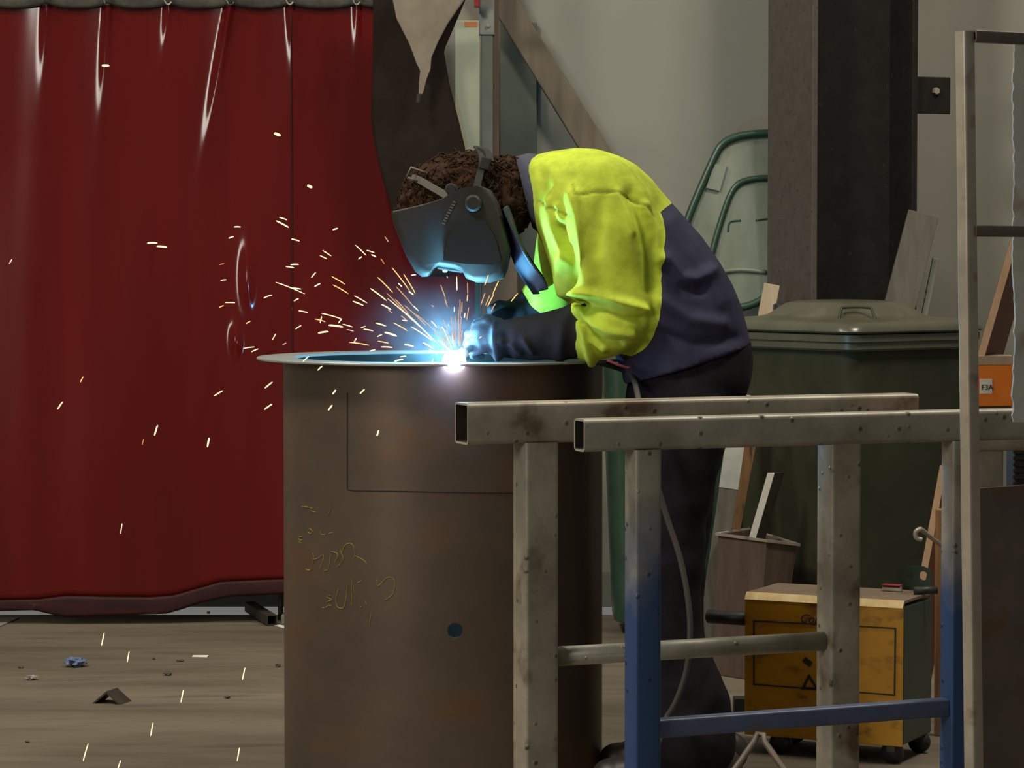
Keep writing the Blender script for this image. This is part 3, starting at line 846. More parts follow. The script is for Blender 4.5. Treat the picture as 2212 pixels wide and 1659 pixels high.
for i in range(12):
    zz = gq.z - 0.06 + i * 0.0125
    bm = BM(); box(bm, (gq.x - 0.001, 5.712, zz), (0.142, 0, 0), (0, 0.01, 0), (0, 0, 0.006)); link('rib', bm, MT['column'], root)

# ------------------------------------------------------------------ wheelie bins
def rr_ring(O, u, v, L, W, ins, r, z, n=6):
    out = []
    l0, l1, w0, w1 = ins, L - ins, ins, W - ins
    for cx_, cy_, a0 in ((l1 - r, w1 - r, 0), (l0 + r, w1 - r, PI / 2), (l0 + r, w0 + r, PI), (l1 - r, w0 + r, 1.5 * PI)):
        for k in range(n + 1):
            a_ = a0 + PI / 2 * k / n
            p = O + u * (cx_ + r * math.cos(a_)) + v * (cy_ + r * math.sin(a_))
            out.append(V((p.x, p.y, z)))
    return out
near = P(1838, 722, 8.48); zr = near.z; near.z = 0
ul = V((-0.62, 0.785, 0)); vr_ = V((0.785, 0.62, 0))
LL, WW = 0.62, 0.57
root = thing('wheelie_bin', 'closed olive green wheelie bin with domed lid behind the welder', 'bin', near + ul * LL / 2 + vr_ * WW / 2)
def ringset(prof, r):
    return [rr_ring(near, ul, vr_, LL, WW, i, rr if rr else r, z) for i, z, rr in prof]
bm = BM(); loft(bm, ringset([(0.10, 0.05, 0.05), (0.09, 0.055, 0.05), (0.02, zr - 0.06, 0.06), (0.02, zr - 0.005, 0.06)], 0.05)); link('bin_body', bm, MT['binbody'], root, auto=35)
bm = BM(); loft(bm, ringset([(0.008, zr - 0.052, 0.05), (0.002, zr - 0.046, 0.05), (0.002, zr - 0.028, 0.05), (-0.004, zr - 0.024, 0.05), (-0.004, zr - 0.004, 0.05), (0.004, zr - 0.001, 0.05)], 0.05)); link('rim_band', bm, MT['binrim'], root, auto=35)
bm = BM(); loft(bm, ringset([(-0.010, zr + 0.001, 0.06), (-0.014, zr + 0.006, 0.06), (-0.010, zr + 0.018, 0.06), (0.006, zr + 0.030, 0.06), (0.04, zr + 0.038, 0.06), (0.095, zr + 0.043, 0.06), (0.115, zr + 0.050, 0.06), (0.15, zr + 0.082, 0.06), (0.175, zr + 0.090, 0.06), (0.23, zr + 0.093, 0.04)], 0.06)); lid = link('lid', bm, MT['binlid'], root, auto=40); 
bm = BM(); tube(bm, smoothpts([P(1811, 704, 8.63), P(1817, 670, 8.66), P(1826, 664, 8.67), P(1874, 664, 8.67), P(1884, 671, 8.66), P(1894, 705, 8.63)], 4), 0.0045, 8); link('lid_handle', bm, MT['binbody'], lid, smooth=True)
for off in (0.12, 0.45):
    w0 = near + ul * (LL - 0.04) + vr_ * off
    bm = BM(); cyl(bm, V((w0.x, w0.y, 0.09)), V((w0.x, w0.y, 0.09)) + vr_ * 0.045, 0.09, 24, 0.008); link('wheel', bm, MT['dark'], root, smooth=True)

# second bin, lid thrown open
LY = 9.86
root = thing('wheelie_bin', 'dark green wheelie bin with its pale lid flipped open against the column', 'bin', (P(1480, 1000, 9.64).x, 9.64, 0))
bx0, bx1 = P(1296, 1000, 9.44).x, P(1640, 1000, 9.44).x
bO = V((bx0, 9.41, 0)); bu, bv = V((1, 0, 0)), V((0, 1, 0))
BL, BW = bx1 - bx0, 0.42
zl = P(1600, 668, LY).z
bm = BM(); loft(bm, [rr_ring(bO, bu, bv, BL, BW, i, 0.05, z) for i, z in ((0.06, 0.04), (0.05, 0.045), (0.01, zl - 0.08), (0.0, zl - 0.075), (0.0, zl - 0.03))]); link('bin_body', bm, MT['greenrim'], root, auto=35)
lo = [(1474, 560), (1478, 510), (1490, 466), (1520, 395), (1548, 334), (1562, 312), (1582, 298), (1612, 290), (1660, 286), (1730, 285), (1752, 300), (1758, 340), (1740, 440), (1712, 520), (1682, 585), (1660, 632), (1640, 650), (1610, 662), (1570, 664), (1520, 650), (1488, 615)]
lpt = [P(x, y, LY) for x, y in lo]
lean_y = lambda p: V((p.x, LY + 0.12 * (p.z - zl), p.z))
lpt = [lean_y(p) for p in lpt]
bm = BM(); prism(bm, lpt, V((0, 0.006, 0))); lid2 = link('lid', bm, MT['paleplastic'], root); lid2['label'] = 'pale green open lid'
cen = sum(lpt, V((0, 0, 0))) / len(lpt)
bm = BM(); loopp = smoothpts(lpt + [lpt[0]], 3)
tube(bm, [p + V((0, -0.008, 0)) for p in loopp], 0.0135, 8); link('lid_rim', bm, MT['greenrim'], lid2, smooth=True)
def ridge(pl, r, name, mat):
    bm = BM(); tube(bm, smoothpts([lean_y(P(x, y, LY)) + V((0, -r * 0.4, 0)) for x, y in pl], 4), r, 8); return link(name, bm, mat, lid2, smooth=True)
ridge([(1535, 560), (1552, 500), (1575, 432), (1592, 402), (1612, 390), (1650, 384), (1720, 384)], 0.011, 'lid_ridge', MT['greenrim'])
ridge([(1556, 588), (1600, 583), (1655, 588)], 0.008, 'lid_ridge', MT['paleplastic'])
bm = BM(); pk = [lean_y(P(x, y, LY)) + V((0, -0.012, 0)) for x, y in ((1527, 405), (1545, 352), (1572, 358), (1556, 412))]; prism(bm, pk, V((0, 0.014, 0))); link('hinge_pocket', bm, MT['paleplastic'], lid2)
ridge([(1574, 500), (1578, 480), (1602, 476)], 0.003, 'moulded_mark', MT['greenrim'])
ridge([(1634, 476), (1664, 472)], 0.003, 'moulded_mark', MT['greenrim'])

# timber offcuts round the bins
def plank(name, label, p0, p1, wpx, Y, th, mat, cat='plank', yo=0.0):
    b0, b1 = P(p0[0], p0[1], Y), P(p1[0], p1[1], Y + yo)
    ax = b1 - b0; sd_ = ax.normalized().cross(V((0, 1, 0))).normalized() * (wpx * Y / F)
    bm = BM(); box(bm, b0 - sd_ / 2, ax, sd_, V((0, th, 0)), 0.0015)
    return tag(link(name, bm, mat), label, cat)
plank('grey_plank', 'wide grey plank leaning on the wall beside the dark column', (1757, 1375), (1996, 461), 68, 9.42, 0.02, MT['greyplank'], yo=0.15)
plank('thin_batten', 'thin pale batten leaning next to the wide grey plank', (1862, 1366), (2022, 558), 13, 9.5, 0.02, MT['alud'], yo=0.1)
plank('timber_offcut', 'pale timber offcut standing between the open lid and column', (1640, 760), (1668, 614), 34, 9.36, 0.02, MT['palewood'], 'timber')
bm = BM(); kq = P(1688, 655, 9.36); tube(bm, [V((kq.x, kq.y, 0)), kq - V((0, 0, 0.05)), kq - V((0, 0, 0.048)), kq - V((0, 0, 0.004)), kq], [0.011, 0.011, 0.026, 0.026, 0.020], 18); tag(link('capped_pole', bm, MT['dark'], auto=40), 'black pole with a fat round cap between column and closed bin', 'pole')
bm = BM()
pk = thing('painted_plank', 'dark plank with whitish painted upper end behind the brown hopper', 'plank', P(1535, 1400, 8.7)); 
b0, b1 = P(1518, 1448, 8.60), P(1603, 855, 8.70); ax = b1 - b0; sdv = ax.normalized().cross(V((0, 1, 0))).normalized() * (40 * 8.75 / F)
box(bm, b0 - sdv / 2, ax, sdv, V((0, 0.02, 0)), 0.0015); link('plank_body', bm, MT['greyplank'], pk)
bm = BM(); box(bm, b0 - sdv * 0.51 + ax * 0.66 - V((0, 0.0015, 0)), ax * 0.345, sdv * 1.02, V((0, 0.0235, 0)), 0.001); link('painted_end', bm, MT['whiteend'], pk)
plank('orange_timber', 'orange brown timber leaning between painted plank and hopper', (1533, 1410), (1622, 930), 34, 8.64, 0.03, MT['orangewood'], 'timber', yo=0.1)

# brown hopper with a white strip in it
root = thing('steel_hopper', 'rust brown tapered steel hopper on the floor left of the yellow machine', 'hopper', P(1610, 1470, 8.55))
TL, TF_, TR = P(1552, 1154, 8.6), P(1656, 1168, 8.45), P(1722, 1176, 8.6)
TB = TL + TR - TF_; TB.z = TL.z
BLp, BF, BR = P(1540, 1446, 8.6), P(1636, 1478, 8.45), P(1682, 1462, 8.6)
for q in (BLp, BF, BR): q.z = 0.002
BB = BLp + BR - BF; BB.z = 0.002
bm = BM()
cT, cB = (TL + TF_ + TR + TB) / 4, (BLp + BF + BR + BB) / 4
ins = lambda p, c, f: p + (c - p) * f
ro = [[BLp, BF, BR, BB], [TL, TF_, TR, TB], [ins(p, cT, 0.05) for p in (TL, TF_, TR, TB)], [ins(p, cB, 0.06) + V((0, 0, 0.008)) for p in (BLp, BF, BR, BB)]]
loft(bm, ro); link('hopper_body', bm, MT['hopper'], root)
bm = BM(); tt = [TL, TF_, TR, TB, TL]
for p, q in zip(tt, tt[1:]):
    pass
rimr = [[p + (p - cT).normalized() * 0.010 + V((0, 0, dz)) for p in (TL, TF_, TR, TB)] for dz in (-0.004, 0.004)] + [[ins(p, cT, 0.04) + V((0, 0, dz)) for p in (TL, TF_, TR, TB)] for dz in (0.004, -0.004)]
vs = loft(bm, rimr, True, False)
for i in range(4):
    j = (i + 1) % 4
    bm.faces.new((vs[3][i], vs[3][j], vs[0][j], vs[0][i]))
link('top_rim', bm, MT['rack'], root)
st_ = thing('white_strip', 'white edged square stick standing in the rust brown hopper', 'stick', P(1620, 1200, 8.55))
b0, b1 = P(1612, 1230, 8.55), P(1672, 1022, 8.57)
bm = BM(); ax = b1 - b0; sx_ = V((0.018, 0, 0.003)); box(bm, b0, ax, V((0.016, 0.02, 0)) * 2.2, V((0.0, 0.012, 0)), 0.001); link('stick_body', bm, MT['angle'], st_)
bm = BM(); box(bm, b0 - V((0.018, 0, 0)), ax, V((0.020, 0, 0)), V((0, 0.012, 0)), 0.001); o = link('stick_face', bm, MT['whitestrip'], st_); o['label'] = 'white face'

# ------------------------------------------------------------------ yellow machine on castors
b_ = math.radians(27)
um, vm = V((math.cos(b_), -math.sin(b_), 0)), V((math.sin(b_), math.cos(b_), 0))
c0 = P(1949, 1612, 7.08); zb = c0.z
zt = P(1949, 1300, 7.08).z
Wm = 0.40; Dm = 0.22
lf = V((c0.x, c0.y, 0)) - um * Wm
# width so that the left edge lands on px 1612
k = (1612 - CX) / F
s = (V((c0.x, c0.y, 0)).x - k * c0.y) / (um.x - k * um.y); Wm = s; lf = V((c0.x, c0.y, 0)) - um * Wm
root = thing('yellow_welding_machine', 'scuffed yellow and dark green machine on castors behind the trestles', 'machine', lf + um * Wm / 2 + vm * Dm / 2)
bm = BM(); box(bm, lf + V((0, 0, zb)) + vm * 0.004, um * Wm, vm * (Dm - 0.004), V((0, 0, zt - zb - 0.012)), 0.006); link('cabinet', bm, MT['dgreen'], root)
bm = BM(); box(bm, lf + V((0, 0, zb - 0.002)) - vm * 0.003, um * Wm, vm * 0.008, V((0, 0, zt - zb - 0.014)), 0.002); fp = link('front_panel', bm, MT['yellow'], root); fp['label'] = 'scuffed yellow front panel'
bm = BM(); prof = [(-0.003, zt - 0.0165), (0.012, zt + 0.001), (Dm, zt + 0.002), (Dm, zt - 0.004), (0.014, zt - 0.006), (0.003, zt - 0.018)]
loft(bm, [[lf + um * (s * Wm) + vm * p + V((0, 0, z)) for p, z in prof] for s in (0.0, 1.0)]); o = link('top_cover', bm, MT['topbrown'], root)
bm = BM(); box(bm, lf + V((0, 0, zt - 0.0168)) - vm * 0.0042, um * Wm, vm * 0.0146 + V((0, 0, 0.0175)), (-vm * 0.7 + V((0, 0, 0.7))) * 0.0016); link('folded_edge', bm, MT['paleyellow'], root)
def onface(px, py, off=0.0055):
    """point of the front panel seen at a pixel"""
    a_, bb_ = (px - CX) / F, (CY - py) / F
    d = V((a_, ct + bb_ * st, -st + bb_ * ct)); o0 = V((0, 0, CH)); nn = vm; p0 = lf - vm * off
    t = (p0 - o0).dot(nn) / d.dot(nn)
    return o0 + d * t
bm = BM()
def facebar(a_, c_, w, bm):
    p, q = onface(*a_), onface(*c_)
    t = (q - p).normalized(); sd_ = t.cross(vm).normalized() * w
    box(bm, p - sd_ / 2, q - p, sd_, vm * 0.002)
fr = [(1627, 1340), (1935, 1356), (1933, 1503), (1627, 1480)]
loopo = [onface(*q) for q in fr]
cf = sum(loopo, V((0, 0, 0))) / 4
bmv = []
for p in loopo:
    d = (p - cf); bmv.append((p, p - V((0, 0, 0.0032 * (1 if d.z > 0 else -1))) - um * 0.0032 * (1 if d.dot(um) > 0 else -1)))
vo = [bm.verts.new(p) for p, q in bmv]; vi = [bm.verts.new(q) for p, q in bmv]
vo2 = [bm.verts.new(p + vm * 0.002) for p, q in bmv]; vi2 = [bm.verts.new(q + vm * 0.002) for p, q in bmv]
for i in range(4):
    j = (i + 1) % 4
    bm.faces.new((vo[i], vo[j], vi[j], vi[i])); bm.faces.new((vo2[j], vo2[i], vi2[i], vi2[j])); bm.faces.new((vo[j], vo[i], vo2[i], vo2[j])); bm.faces.new((vi[i], vi[j], vi2[j], vi2[i]))
link('printed_border', bm, MT['ink'], fp)
text_part('script_lettering', 'Copp', MT['ink'], fp, onface(1727, 1344), um, (0, 0, 1), 0.030, 0.001, shear=0.35)
bm = BM(); tr = [(1730, 1489), (1747, 1456), (1769, 1491)]; tp = [onface(*q) for q in tr]
cf = sum(tp, V((0, 0, 0))) / 3; ti = [p + (cf - p) * 0.45 for p in tp]
vo = [bm.verts.new(p) for p in tp]; vi = [bm.verts.new(p) for p in ti]; vo2 = [bm.verts.new(p + vm * .002) for p in tp]; vi2 = [bm.verts.new(p + vm * .002) for p in ti]
for i in range(3):
    j = (i + 1) % 3
    bm.faces.new((vo[i], vo[j], vi[j], vi[i])); bm.faces.new((vo2[j], vo2[i], vi2[i], vi2[j])); bm.faces.new((vo[j], vo[i], vo2[i], vo2[j])); bm.faces.new((vi[i], vi[j], vi2[j], vi2[i]))
link('triangle_mark', bm, MT['ink'], fp)
bm = BM(); facebar((1736, 1424), (1752, 1436), 0.014, bm); link('panel_mark', bm, MT['ink'], fp)
# fittings on top
tz = zt + 0.002
def top(px, py):
    a_, bb_ = (px - CX) / F, (CY - py) / F
    d = V((a_, ct + bb_ * st, -st + bb_ * ct)); t = (tz - CH) / d.z
    return V((0, 0, CH)) + d * t
pA = lf + um * (Wm * 0.34) + vm * 0.20 + V((0, 0, tz))
bm = BM(); tube(bm, smoothpts([pA, pA + V((0.005, 0, 0.016)), pA + um * 0.07 + V((0, 0, 0.016)), pA + um * 0.075], 4), 0.007, 8); link('top_handle', bm, MT['dark'], root, smooth=True)
pA = lf + um * (Wm * 0.72) + vm * 0.17 + V((0, 0, tz))
bm = BM(); box(bm, pA, um * 0.052, vm * 0.02, V((0, 0, 0.014)), 0.004); lt = link('latch', bm, MT['chrome'], root, smooth=False); lt['label'] = 'chrome latch with red top'
bm = BM(); box(bm, pA + V((0, 0, 0.014)), um * 0.048, vm * 0.02, V((0, 0, 0.003)), 0.001); link('latch_cap', bm, MT['redpl'], lt)
pA = lf + um * (Wm * 0.80) + vm * 0.22 + V((0, 0, tz))
bm = BM()
Wl, Hl = 0.078, 0.062
def lug_ring(pts): return [pA + um * x + V((0, 0, z)) for x, z in pts]
outl = [(0, 0), (0, Hl - 0.012), (0.004, Hl - 0.004), (0.012, Hl), (Wl - 0.02, Hl), (Wl - 0.006, Hl - 0.006), (Wl, Hl - 0.02), (Wl, 0)]
prism(bm, lug_ring(outl), vm * 0.005)
me = bpy.data.meshes.new('x'); bmesh.ops.recalc_face_normals(bm, faces=bm.faces); bm.to_mesh(me); bm.free(); t1 = bpy.data.objects.new('x', me); C.objects.link(t1)
bm = BM()
for hx in (0.020, 0.058):
    cc = pA + um * hx + V((0, 0, 0.038)); cyl(bm, cc - vm * 0.02, cc + vm * 0.03, 0.0115, 20)
me2 = bpy.data.meshes.new('y'); bmesh.ops.recalc_face_normals(bm, faces=bm.faces); bm.to_mesh(me2); bm.free(); t2 = bpy.data.objects.new('y', me2); C.objects.link(t2)
bo = t1.modifiers.new('b', 'BOOLEAN'); bo.object = t2; bo.solver = 'EXACT'
m3 = bpy.data.meshes.new_from_object(t1.evaluated_get(bpy.context.evaluated_depsgraph_get()))
bpy.data.objects.remove(t1); bpy.data.objects.remove(t2)
bm = bmesh.new(); bm.from_mesh(m3); link('lifting_lug', bm, MT['dgreen'], root)
pA = lf + um * (Wm * 0.95) + vm * 0.14 + V((0, 0, tz + 0.010))
bm = BM(); tube(bm, [pA, pA + um * 0.05 + vm * 0.03], 0.0095, 10); link('top_handle', bm, MT['dark'], root, smooth=True)
pA = lf + vm * 0.05; z = P(1560, 1338, 7.3).z
bm = BM(); cyl(bm, V((pA.x - 0.112, pA.y + 0.05, z)), V((pA.x + 0.01, pA.y, z - 0.002)), 0.0175, 18, 0.004); link('side_handle', bm, MT['dark'], root, smooth=True)
for su, sv in ((0.22, 0.06), (0.93, 0.05), (0.95, 0.85), (0.15, 0.85)):
    q = lf + um * (Wm * su) + vm * (Dm * sv)
    bm = BM(); cyl(bm, V((q.x, q.y, 0.028)) - vm * 0.009 , V((q.x, q.y, 0.028)) + vm * 0.009, 0.028, 20, 0.003); ca = link('castor', bm, MT['dark'], root, smooth=True)
    bm = BM(); box(bm, V((q.x, q.y, 0.028)) - um * 0.012 - vm * 0.014, um * 0.024, vm * 0.028, V((0, 0, zb - 0.028)), 0.002); link('fork', bm, MT['angle'], ca)
bm = BM(); q = P(1586, 1546, 7.75); box(bm, (q.x, 7.75, 0.0), (0.055, 0, 0), (0, 0.05, 0), (0, 0, 0.06), 0.003)
tag(link('black_block', bm, MT['dark']), 'small black block on the floor by the yellow machine', 'block')
# bent rod on the floor before the machine
bm = BM(); ap = P(1640, 1586, 6.6)
g0, g1 = P(1530, 1690, 6.5), P(1752, 1690, 6.5); g0.z = g1.z = 0.008
tube(bm, [g0, g0.lerp(ap, 0.5), g0.lerp(ap, 0.9), ap + V((-0.004, 0, 0.0)), ap + V((0.010, 0, -0.001)), g1.lerp(ap, 0.9), g1.lerp(ap, 0.5), g1], 0.0075, 10)
tag(link('bent_rod', bm, MT['rustplate'], smooth=True), 'grey rod bent in an upside down V on the floor behind the blue trestle', 'rod')

# ------------------------------------------------------------------ the welder
PY = 6.82
S = PY / F
root = thing('person', 'person in yellow and navy work jacket and black mask, bent over the drum welding', 'person', (P(1460, 1600, PY).x, PY, 0))
def ell(top_, bot_, hw, n=28, p=2.4, Y=PY):
    t_, b2 = P(top_[0], top_[1], Y), P(bot_[0], bot_[1], Y)
    c = (t_ + b2) / 2; h = (t_ - b2) / 2
    out = []
    for k in range(n):
        a_ = 2 * PI * k / n
        ca, sa = math.cos(a_), math.sin(a_)
        f = lambda q: math.copysign(abs(q) ** (2 / p), q)
        out.append(c + h * f(ca) + V((0, hw * f(sa), 0)))
    return out
# body under the clothes: one continuous skin surface
bm = BM()
Q = lambda x, y, r, ry=None, Y=PY: (P(x, y, Y), r * S, (ry or r) * S)
chain(bm, [Q(1490, 830, 80, 105), Q(1440, 640, 85, 110), Q(1335, 490, 85, 115), Q(1240, 450, 70, 90)])
chain(bm, [Q(1220, 430, 52), Q(1120, 425, 50), Q(1060, 440, 60)])
ball(bm, P(1015, 435, PY), 0.125, 0.078, 0.098, 3)
ball(bm, P(985, 500, PY), 0.070, 0.066, 0.075, 3)          # face, turned down to the work
ball(bm, P(962, 572, PY), 0.014, 0.012, 0.022, 2)           # nose
for sy in (-1, 1):
    ball(bm, P(1040, 462, PY) + V((0, sy * 0.078, 0)), 0.024, 0.008, 0.032, 2)   # ears
    ball(bm, P(948, 540, PY) + V((0, sy * 0.03, 0)), 0.013, 0.013, 0.010, 2)
ball(bm, P(1000, 560, PY), 0.012, 0.026, 0.008, 2)
for sg, Y0, el, wr in ((-1, 6.665, (1345, 665), (1180, 725)), (1, 7.0, (1240, 620), (1130, 690))):
    chain(bm, [Q(1310, 465, 42, 38, Y0 + 0.035 * -sg), Q(el[0], el[1], 36, 36, Y0 - 0.0), Q(wr[0], wr[1], 24, 24, Y0 + 0.03 * -sg)])
for Y0, dx in ((6.72, 0), (6.92, 10)):
    chain(bm, [Q(1490, 870, 60, 55, Y0), Q(1452 + dx, 1190, 44, 44, Y0), Q(1470 + dx, 1600, 36, 36, Y0)])
bm = fuse(bm, 0.009, 3)
link('body', bm, MT['skin'], root, smooth=True)

# jacket
bm = BM()
tor = [((1128, 344), (1150, 478), .075), ((1150, 336), (1174, 535), .125), ((1190, 325), (1196, 604), .165), ((1243, 319), (1222, 652), .195), ((1290, 323), (1250, 668), .205), ((1335, 337), (1272, 662), .21),
       ((1372, 357), (1288, 690), .21), ((1408, 388), (1300, 712), .205), ((1438, 424), (1312, 735), .20), ((1470, 462), (1322, 752), .197), ((1510, 508), (1330, 768), .193), ((1548, 562), (1336, 782), .19), ((1578, 612), (1340, 796), .187), ((1600, 660), (1343, 808), .185), ((1614, 706), (1345, 818), .185), ((1622, 742), (1347, 830), .187)]
loft(bm, [ell(*q) for q in tor])
Lsl = [(P(1300, 408, 6.685), .076, .062), (P(1322, 455, 6.668), .088, .070), (P(1334, 520, 6.660), .091, .072), (P(1339, 590, 6.665), .088, .070), (P(1342, 645, 6.665), .084, .068), (P(1336, 685, 6.665), .078, .066), (P(1308, 712, 6.690), .066, .062), (P(1268, 722, 6.700), .060, .060)]
Lsp = smoothpts([q[0] for q in Lsl], 4)
def interp_r(i, k):
    t = i / (len(Lsp) - 1) * (len(Lsl) - 1); a_ = min(int(t), len(Lsl) - 2); f = t - a_
    return Lsl[a_][k] * (1 - f) + Lsl[a_ + 1][k] * f
for i, p in enumerate(Lsp):
    ball(bm, p, interp_r(i, 1), interp_r(i, 2), interp_r(i, 1), 3)
# flared cuff
cuff = [ell((1262, 652), (1300, 776), .058, Y=6.698), ell((1243, 660), (1281, 783), .062, Y=6.702), ell((1240, 662), (1277, 784), .055, Y=6.702)]
loft(bm, cuff)
Rsl = [Q(1280, 430, 66, 60, 6.97), Q(1225, 520, 70, 62, 6.995), Q(1212, 590, 66, 62, 6.995), Q(1200, 632, 46, 55, 6.99), Q(1165, 640, 42, 50, 6.98)]
chain(bm, Rsl, 0.25, 3)
bm = fuse(bm, 0.0052, 6)
folds = [  # polyline in pixels, half width px, height m, camera side only
    ([(1184, 432), (1192, 480), (1212, 530), (1240, 580), (1266, 628)], 9, 0.015),
    ([(1205, 445), (1218, 490), (1232, 520)], 7, 0.010),
    ([(1238, 425), (1248, 470), (1261, 540), (1273, 600), (1272, 632)], 15, 0.026),
    ([(1214, 490), (1234, 560), (1256, 622)], 10, -0.020),
    ([(1262, 628), (1300, 640), (1345, 655), (1390, 668)], 10, 0.018),
    ([(1262, 654), (1300, 668), (1350, 688), (1385, 690)], 8, -0.011),
    ([(1256, 672), (1285, 700), (1320, 716), (1365, 722)], 8, 0.015),
    ([(1252, 690), (1275, 722), (1300, 738), (1340, 742)], 7, -0.012),
    ([(1262, 706), (1280, 735), (1305, 752)], 7, 0.010),
    ([(1243, 664), (1254, 705), (1266, 745), (1279, 782)], 8, 0.013),
    ([(1213, 560), (1212, 600), (1218, 630)], 13, 0.018),
    ([(1360, 420), (1385, 480), (1402, 540), (1410, 620)], 16, -0.013),
    ([(1392, 445), (1412, 500), (1420, 560)], 10, 0.010),
    ([(1300, 430), (1290, 480), (1285, 540)], 18, -0.008),
    ([(1335, 418), (1352, 450), (1368, 500)], 10, 0.008),
    ([(1440, 560), (1470, 600), (1500, 605), (1530, 590)], 14, 0.012),
    ([(1440, 585), (1475, 625), (1515, 625)], 12, -0.012),
    ([(1430, 650), (1490, 690), (1560, 700)], 16, 0.010),
    ([(1420, 720), (1500, 745), (1590, 730)], 14, -0.010),
    ([(1450, 480), (1490, 520), (1530, 580), (1560, 650)], 22, 0.010),
    ([(1240, 345), (1300, 350), (1350, 375), (1400, 430)], 20, 0.005),
    ([(1170, 370), (1180, 400), (1176, 430)], 12, -0.008)]
seamL = [[(1238, 400), (1246, 424), (1285, 413), (1330, 414), (1362, 424), (1392, 446), (1410, 470)], [(1163, 436), (1200, 452), (1236, 470)]]
def dist_poly(x, y, pl):
    best = 1e9
    for (x0, y0), (x1, y1) in zip(pl, pl[1:]):
        dx, dy = x1 - x0, y1 - y0
        t = max(0, min(1, ((x - x0) * dx + (y - y0) * dy) / (dx * dx + dy * dy)))
        d = math.hypot(x - x0 - dx * t, y - y0 - dy * t)
        if d < best: best = d
    return best
bb_f = [(min(p[0] for p in f[0]) - 3 * f[1], max(p[0] for p in f[0]) + 3 * f[1], min(p[1] for p in f[0]) - 3 * f[1], max(p[1] for p in f[0]) + 3 * f[1]) for f in folds]
bm.verts.ensure_lookup_table()
yoke, seam, newco = [], [], []
for v in bm.verts:
    p = v.co
    side = p + V((0, PY - p.y, 0))
    x, y = CX + F * p.x / p.y, PX(p)[1]
    nrm = v.normal
    h = 0.0018 * noise.noise(p * 14) + 0.0035 * noise.noise(V((p.x * 9 + p.z * 3, p.y * 6, p.z * 7)))
    face = max(0.0, min(1.0, (-nrm.y + 0.35) / 0.5))
    if face > 0 and p.y < 6.87:
        for (pl, w, hh_), bbx in zip(folds, bb_f):
            if bbx[0] < x < bbx[1] and bbx[2] < y < bbx[3]:
                d = dist_poly(x, y, pl)
                if d < 3 * w:
                    h += hh_ * math.exp(-(d / w) ** 2) * face
    sm_ = 0.0
    if face > 0.2 and p.y < 6.84:
        for pl in seamL:
            d = dist_poly(x, y, pl)
            if d < 8:
                e = math.exp(-(d / 2.6) ** 2); h -= 0.004 * e; sm_ = max(sm_, 0.75 * e)
    seam.append(sm_)
    # cloth panels: sleeves are yellow, torso is yellow above the yoke line
    da = min((p - q[0]).length / (q[1] * 1.15) for q in Rsl)
    yl = ((1447 - x) * (668 - 442) + (y - 442) * (1240 - 1447)) / 306.0    # >0 on the neck side of the yoke
    yl = -(((x - 1447) * (668 - 442) - (y - 442) * (1240 - 1447)) / 306.0)
    yl += 6 * math.sin(y * 0.05)
    dsl = 1e9
    for i in range(0, len(Lsp), 2):
        q = Lsp[i]; rx, ry = interp_r(i, 1), interp_r(i, 2)
        dsl = min(dsl, math.sqrt(((p.x - q.x) / rx) ** 2 + ((p.z - q.z) / rx) ** 2 + ((p.y - q.y) / ry) ** 2))
    sl = (1.20 - dsl) * 60 if p.y < 6.79 else -99
    sl2 = (1.12 - da) * 60 if p.y > 6.88 and y > 450 else -99
    if x < 1290 and y > 640: sl = max(sl, 10.0 if p.y < 6.78 else -99)
    yoke.append(max(yl, sl, sl2) / 40.0)
    newco.append(p + nrm * h)
for v, c in zip(bm.verts, newco): v.co = c
jk = link('jacket', bm, MT['jacket'], root, smooth=True)
for nm, arr in (('yoke', yoke), ('seam', seam)):
    at_ = jk.data.attributes.new(nm, 'FLOAT', 'POINT'); at_.data.foreach_set('value', arr)
jk['label'] = 'high visibility yellow and navy jacket'
# collar
bm = BM()
co = [ell((1120, 352), (1146, 470), .070, p=2), ell((1113, 338), (1150, 492), .080, p=2), ell((1140, 331), (1176, 512), .108, p=2), ell((1158, 332), (1184, 520), .118, p=2), ell((1160, 345), (1186, 505), .10, p=2), ell((1126, 356), (1152, 470), .064, p=2)]
vs = loft(bm, co, True, False)
n = len(vs[0])
for i in range(n):
    j = (i + 1) % n
    bm.faces.new((vs[-1][i], vs[-1][j], vs[0][j], vs[0][i]))
link('collar', bm, MT['navy'], root, smooth=True)

# trousers
bm = BM()
pel = [((1618, 728), (1360, 815), .170), ((1627, 775), (1352, 850), .175), ((1624, 815), (1350, 890), .175), ((1608, 865), (1352, 930), .17), ((1590, 915), (1360, 960), .165)]
loft(bm, [ell(*q) for q in pel])
for Y0, dx in ((6.715, 0), (6.925, 6)):
    chain(bm, [(P(1484 + dx * 0.3, 880, Y0), .112, .085), (P(1470 + dx, 960, Y0), .097, .085), (P(1460 + dx, 1060, Y0), .086, .082), (P(1448 + dx, 1180, Y0), .081, .078), (P(1444 + dx, 1290, Y0), .077, .075), (P(1446 + dx, 1390, Y0), .077, .075), (P(1466 + dx * .7, 1460, Y0), .090, .080), (P(1478 + dx * .6, 1530, Y0), .108, .085), (P(1486 + dx * .5, 1600, Y0), .112, .085)], 0.22, 3)
bm = fuse(bm, 0.008, 6)
for v in bm.verts:
    p = v.co
    v.co = p + v.normal * (0.006 * noise.noise(V((p.x * 8, p.y * 8, p.z * 12))) + 0.004 * noise.noise(p * 20))
    if v.co.z < 0.035: v.co.z = 0.035
link('trousers', bm, MT['trouser'], root, smooth=True)
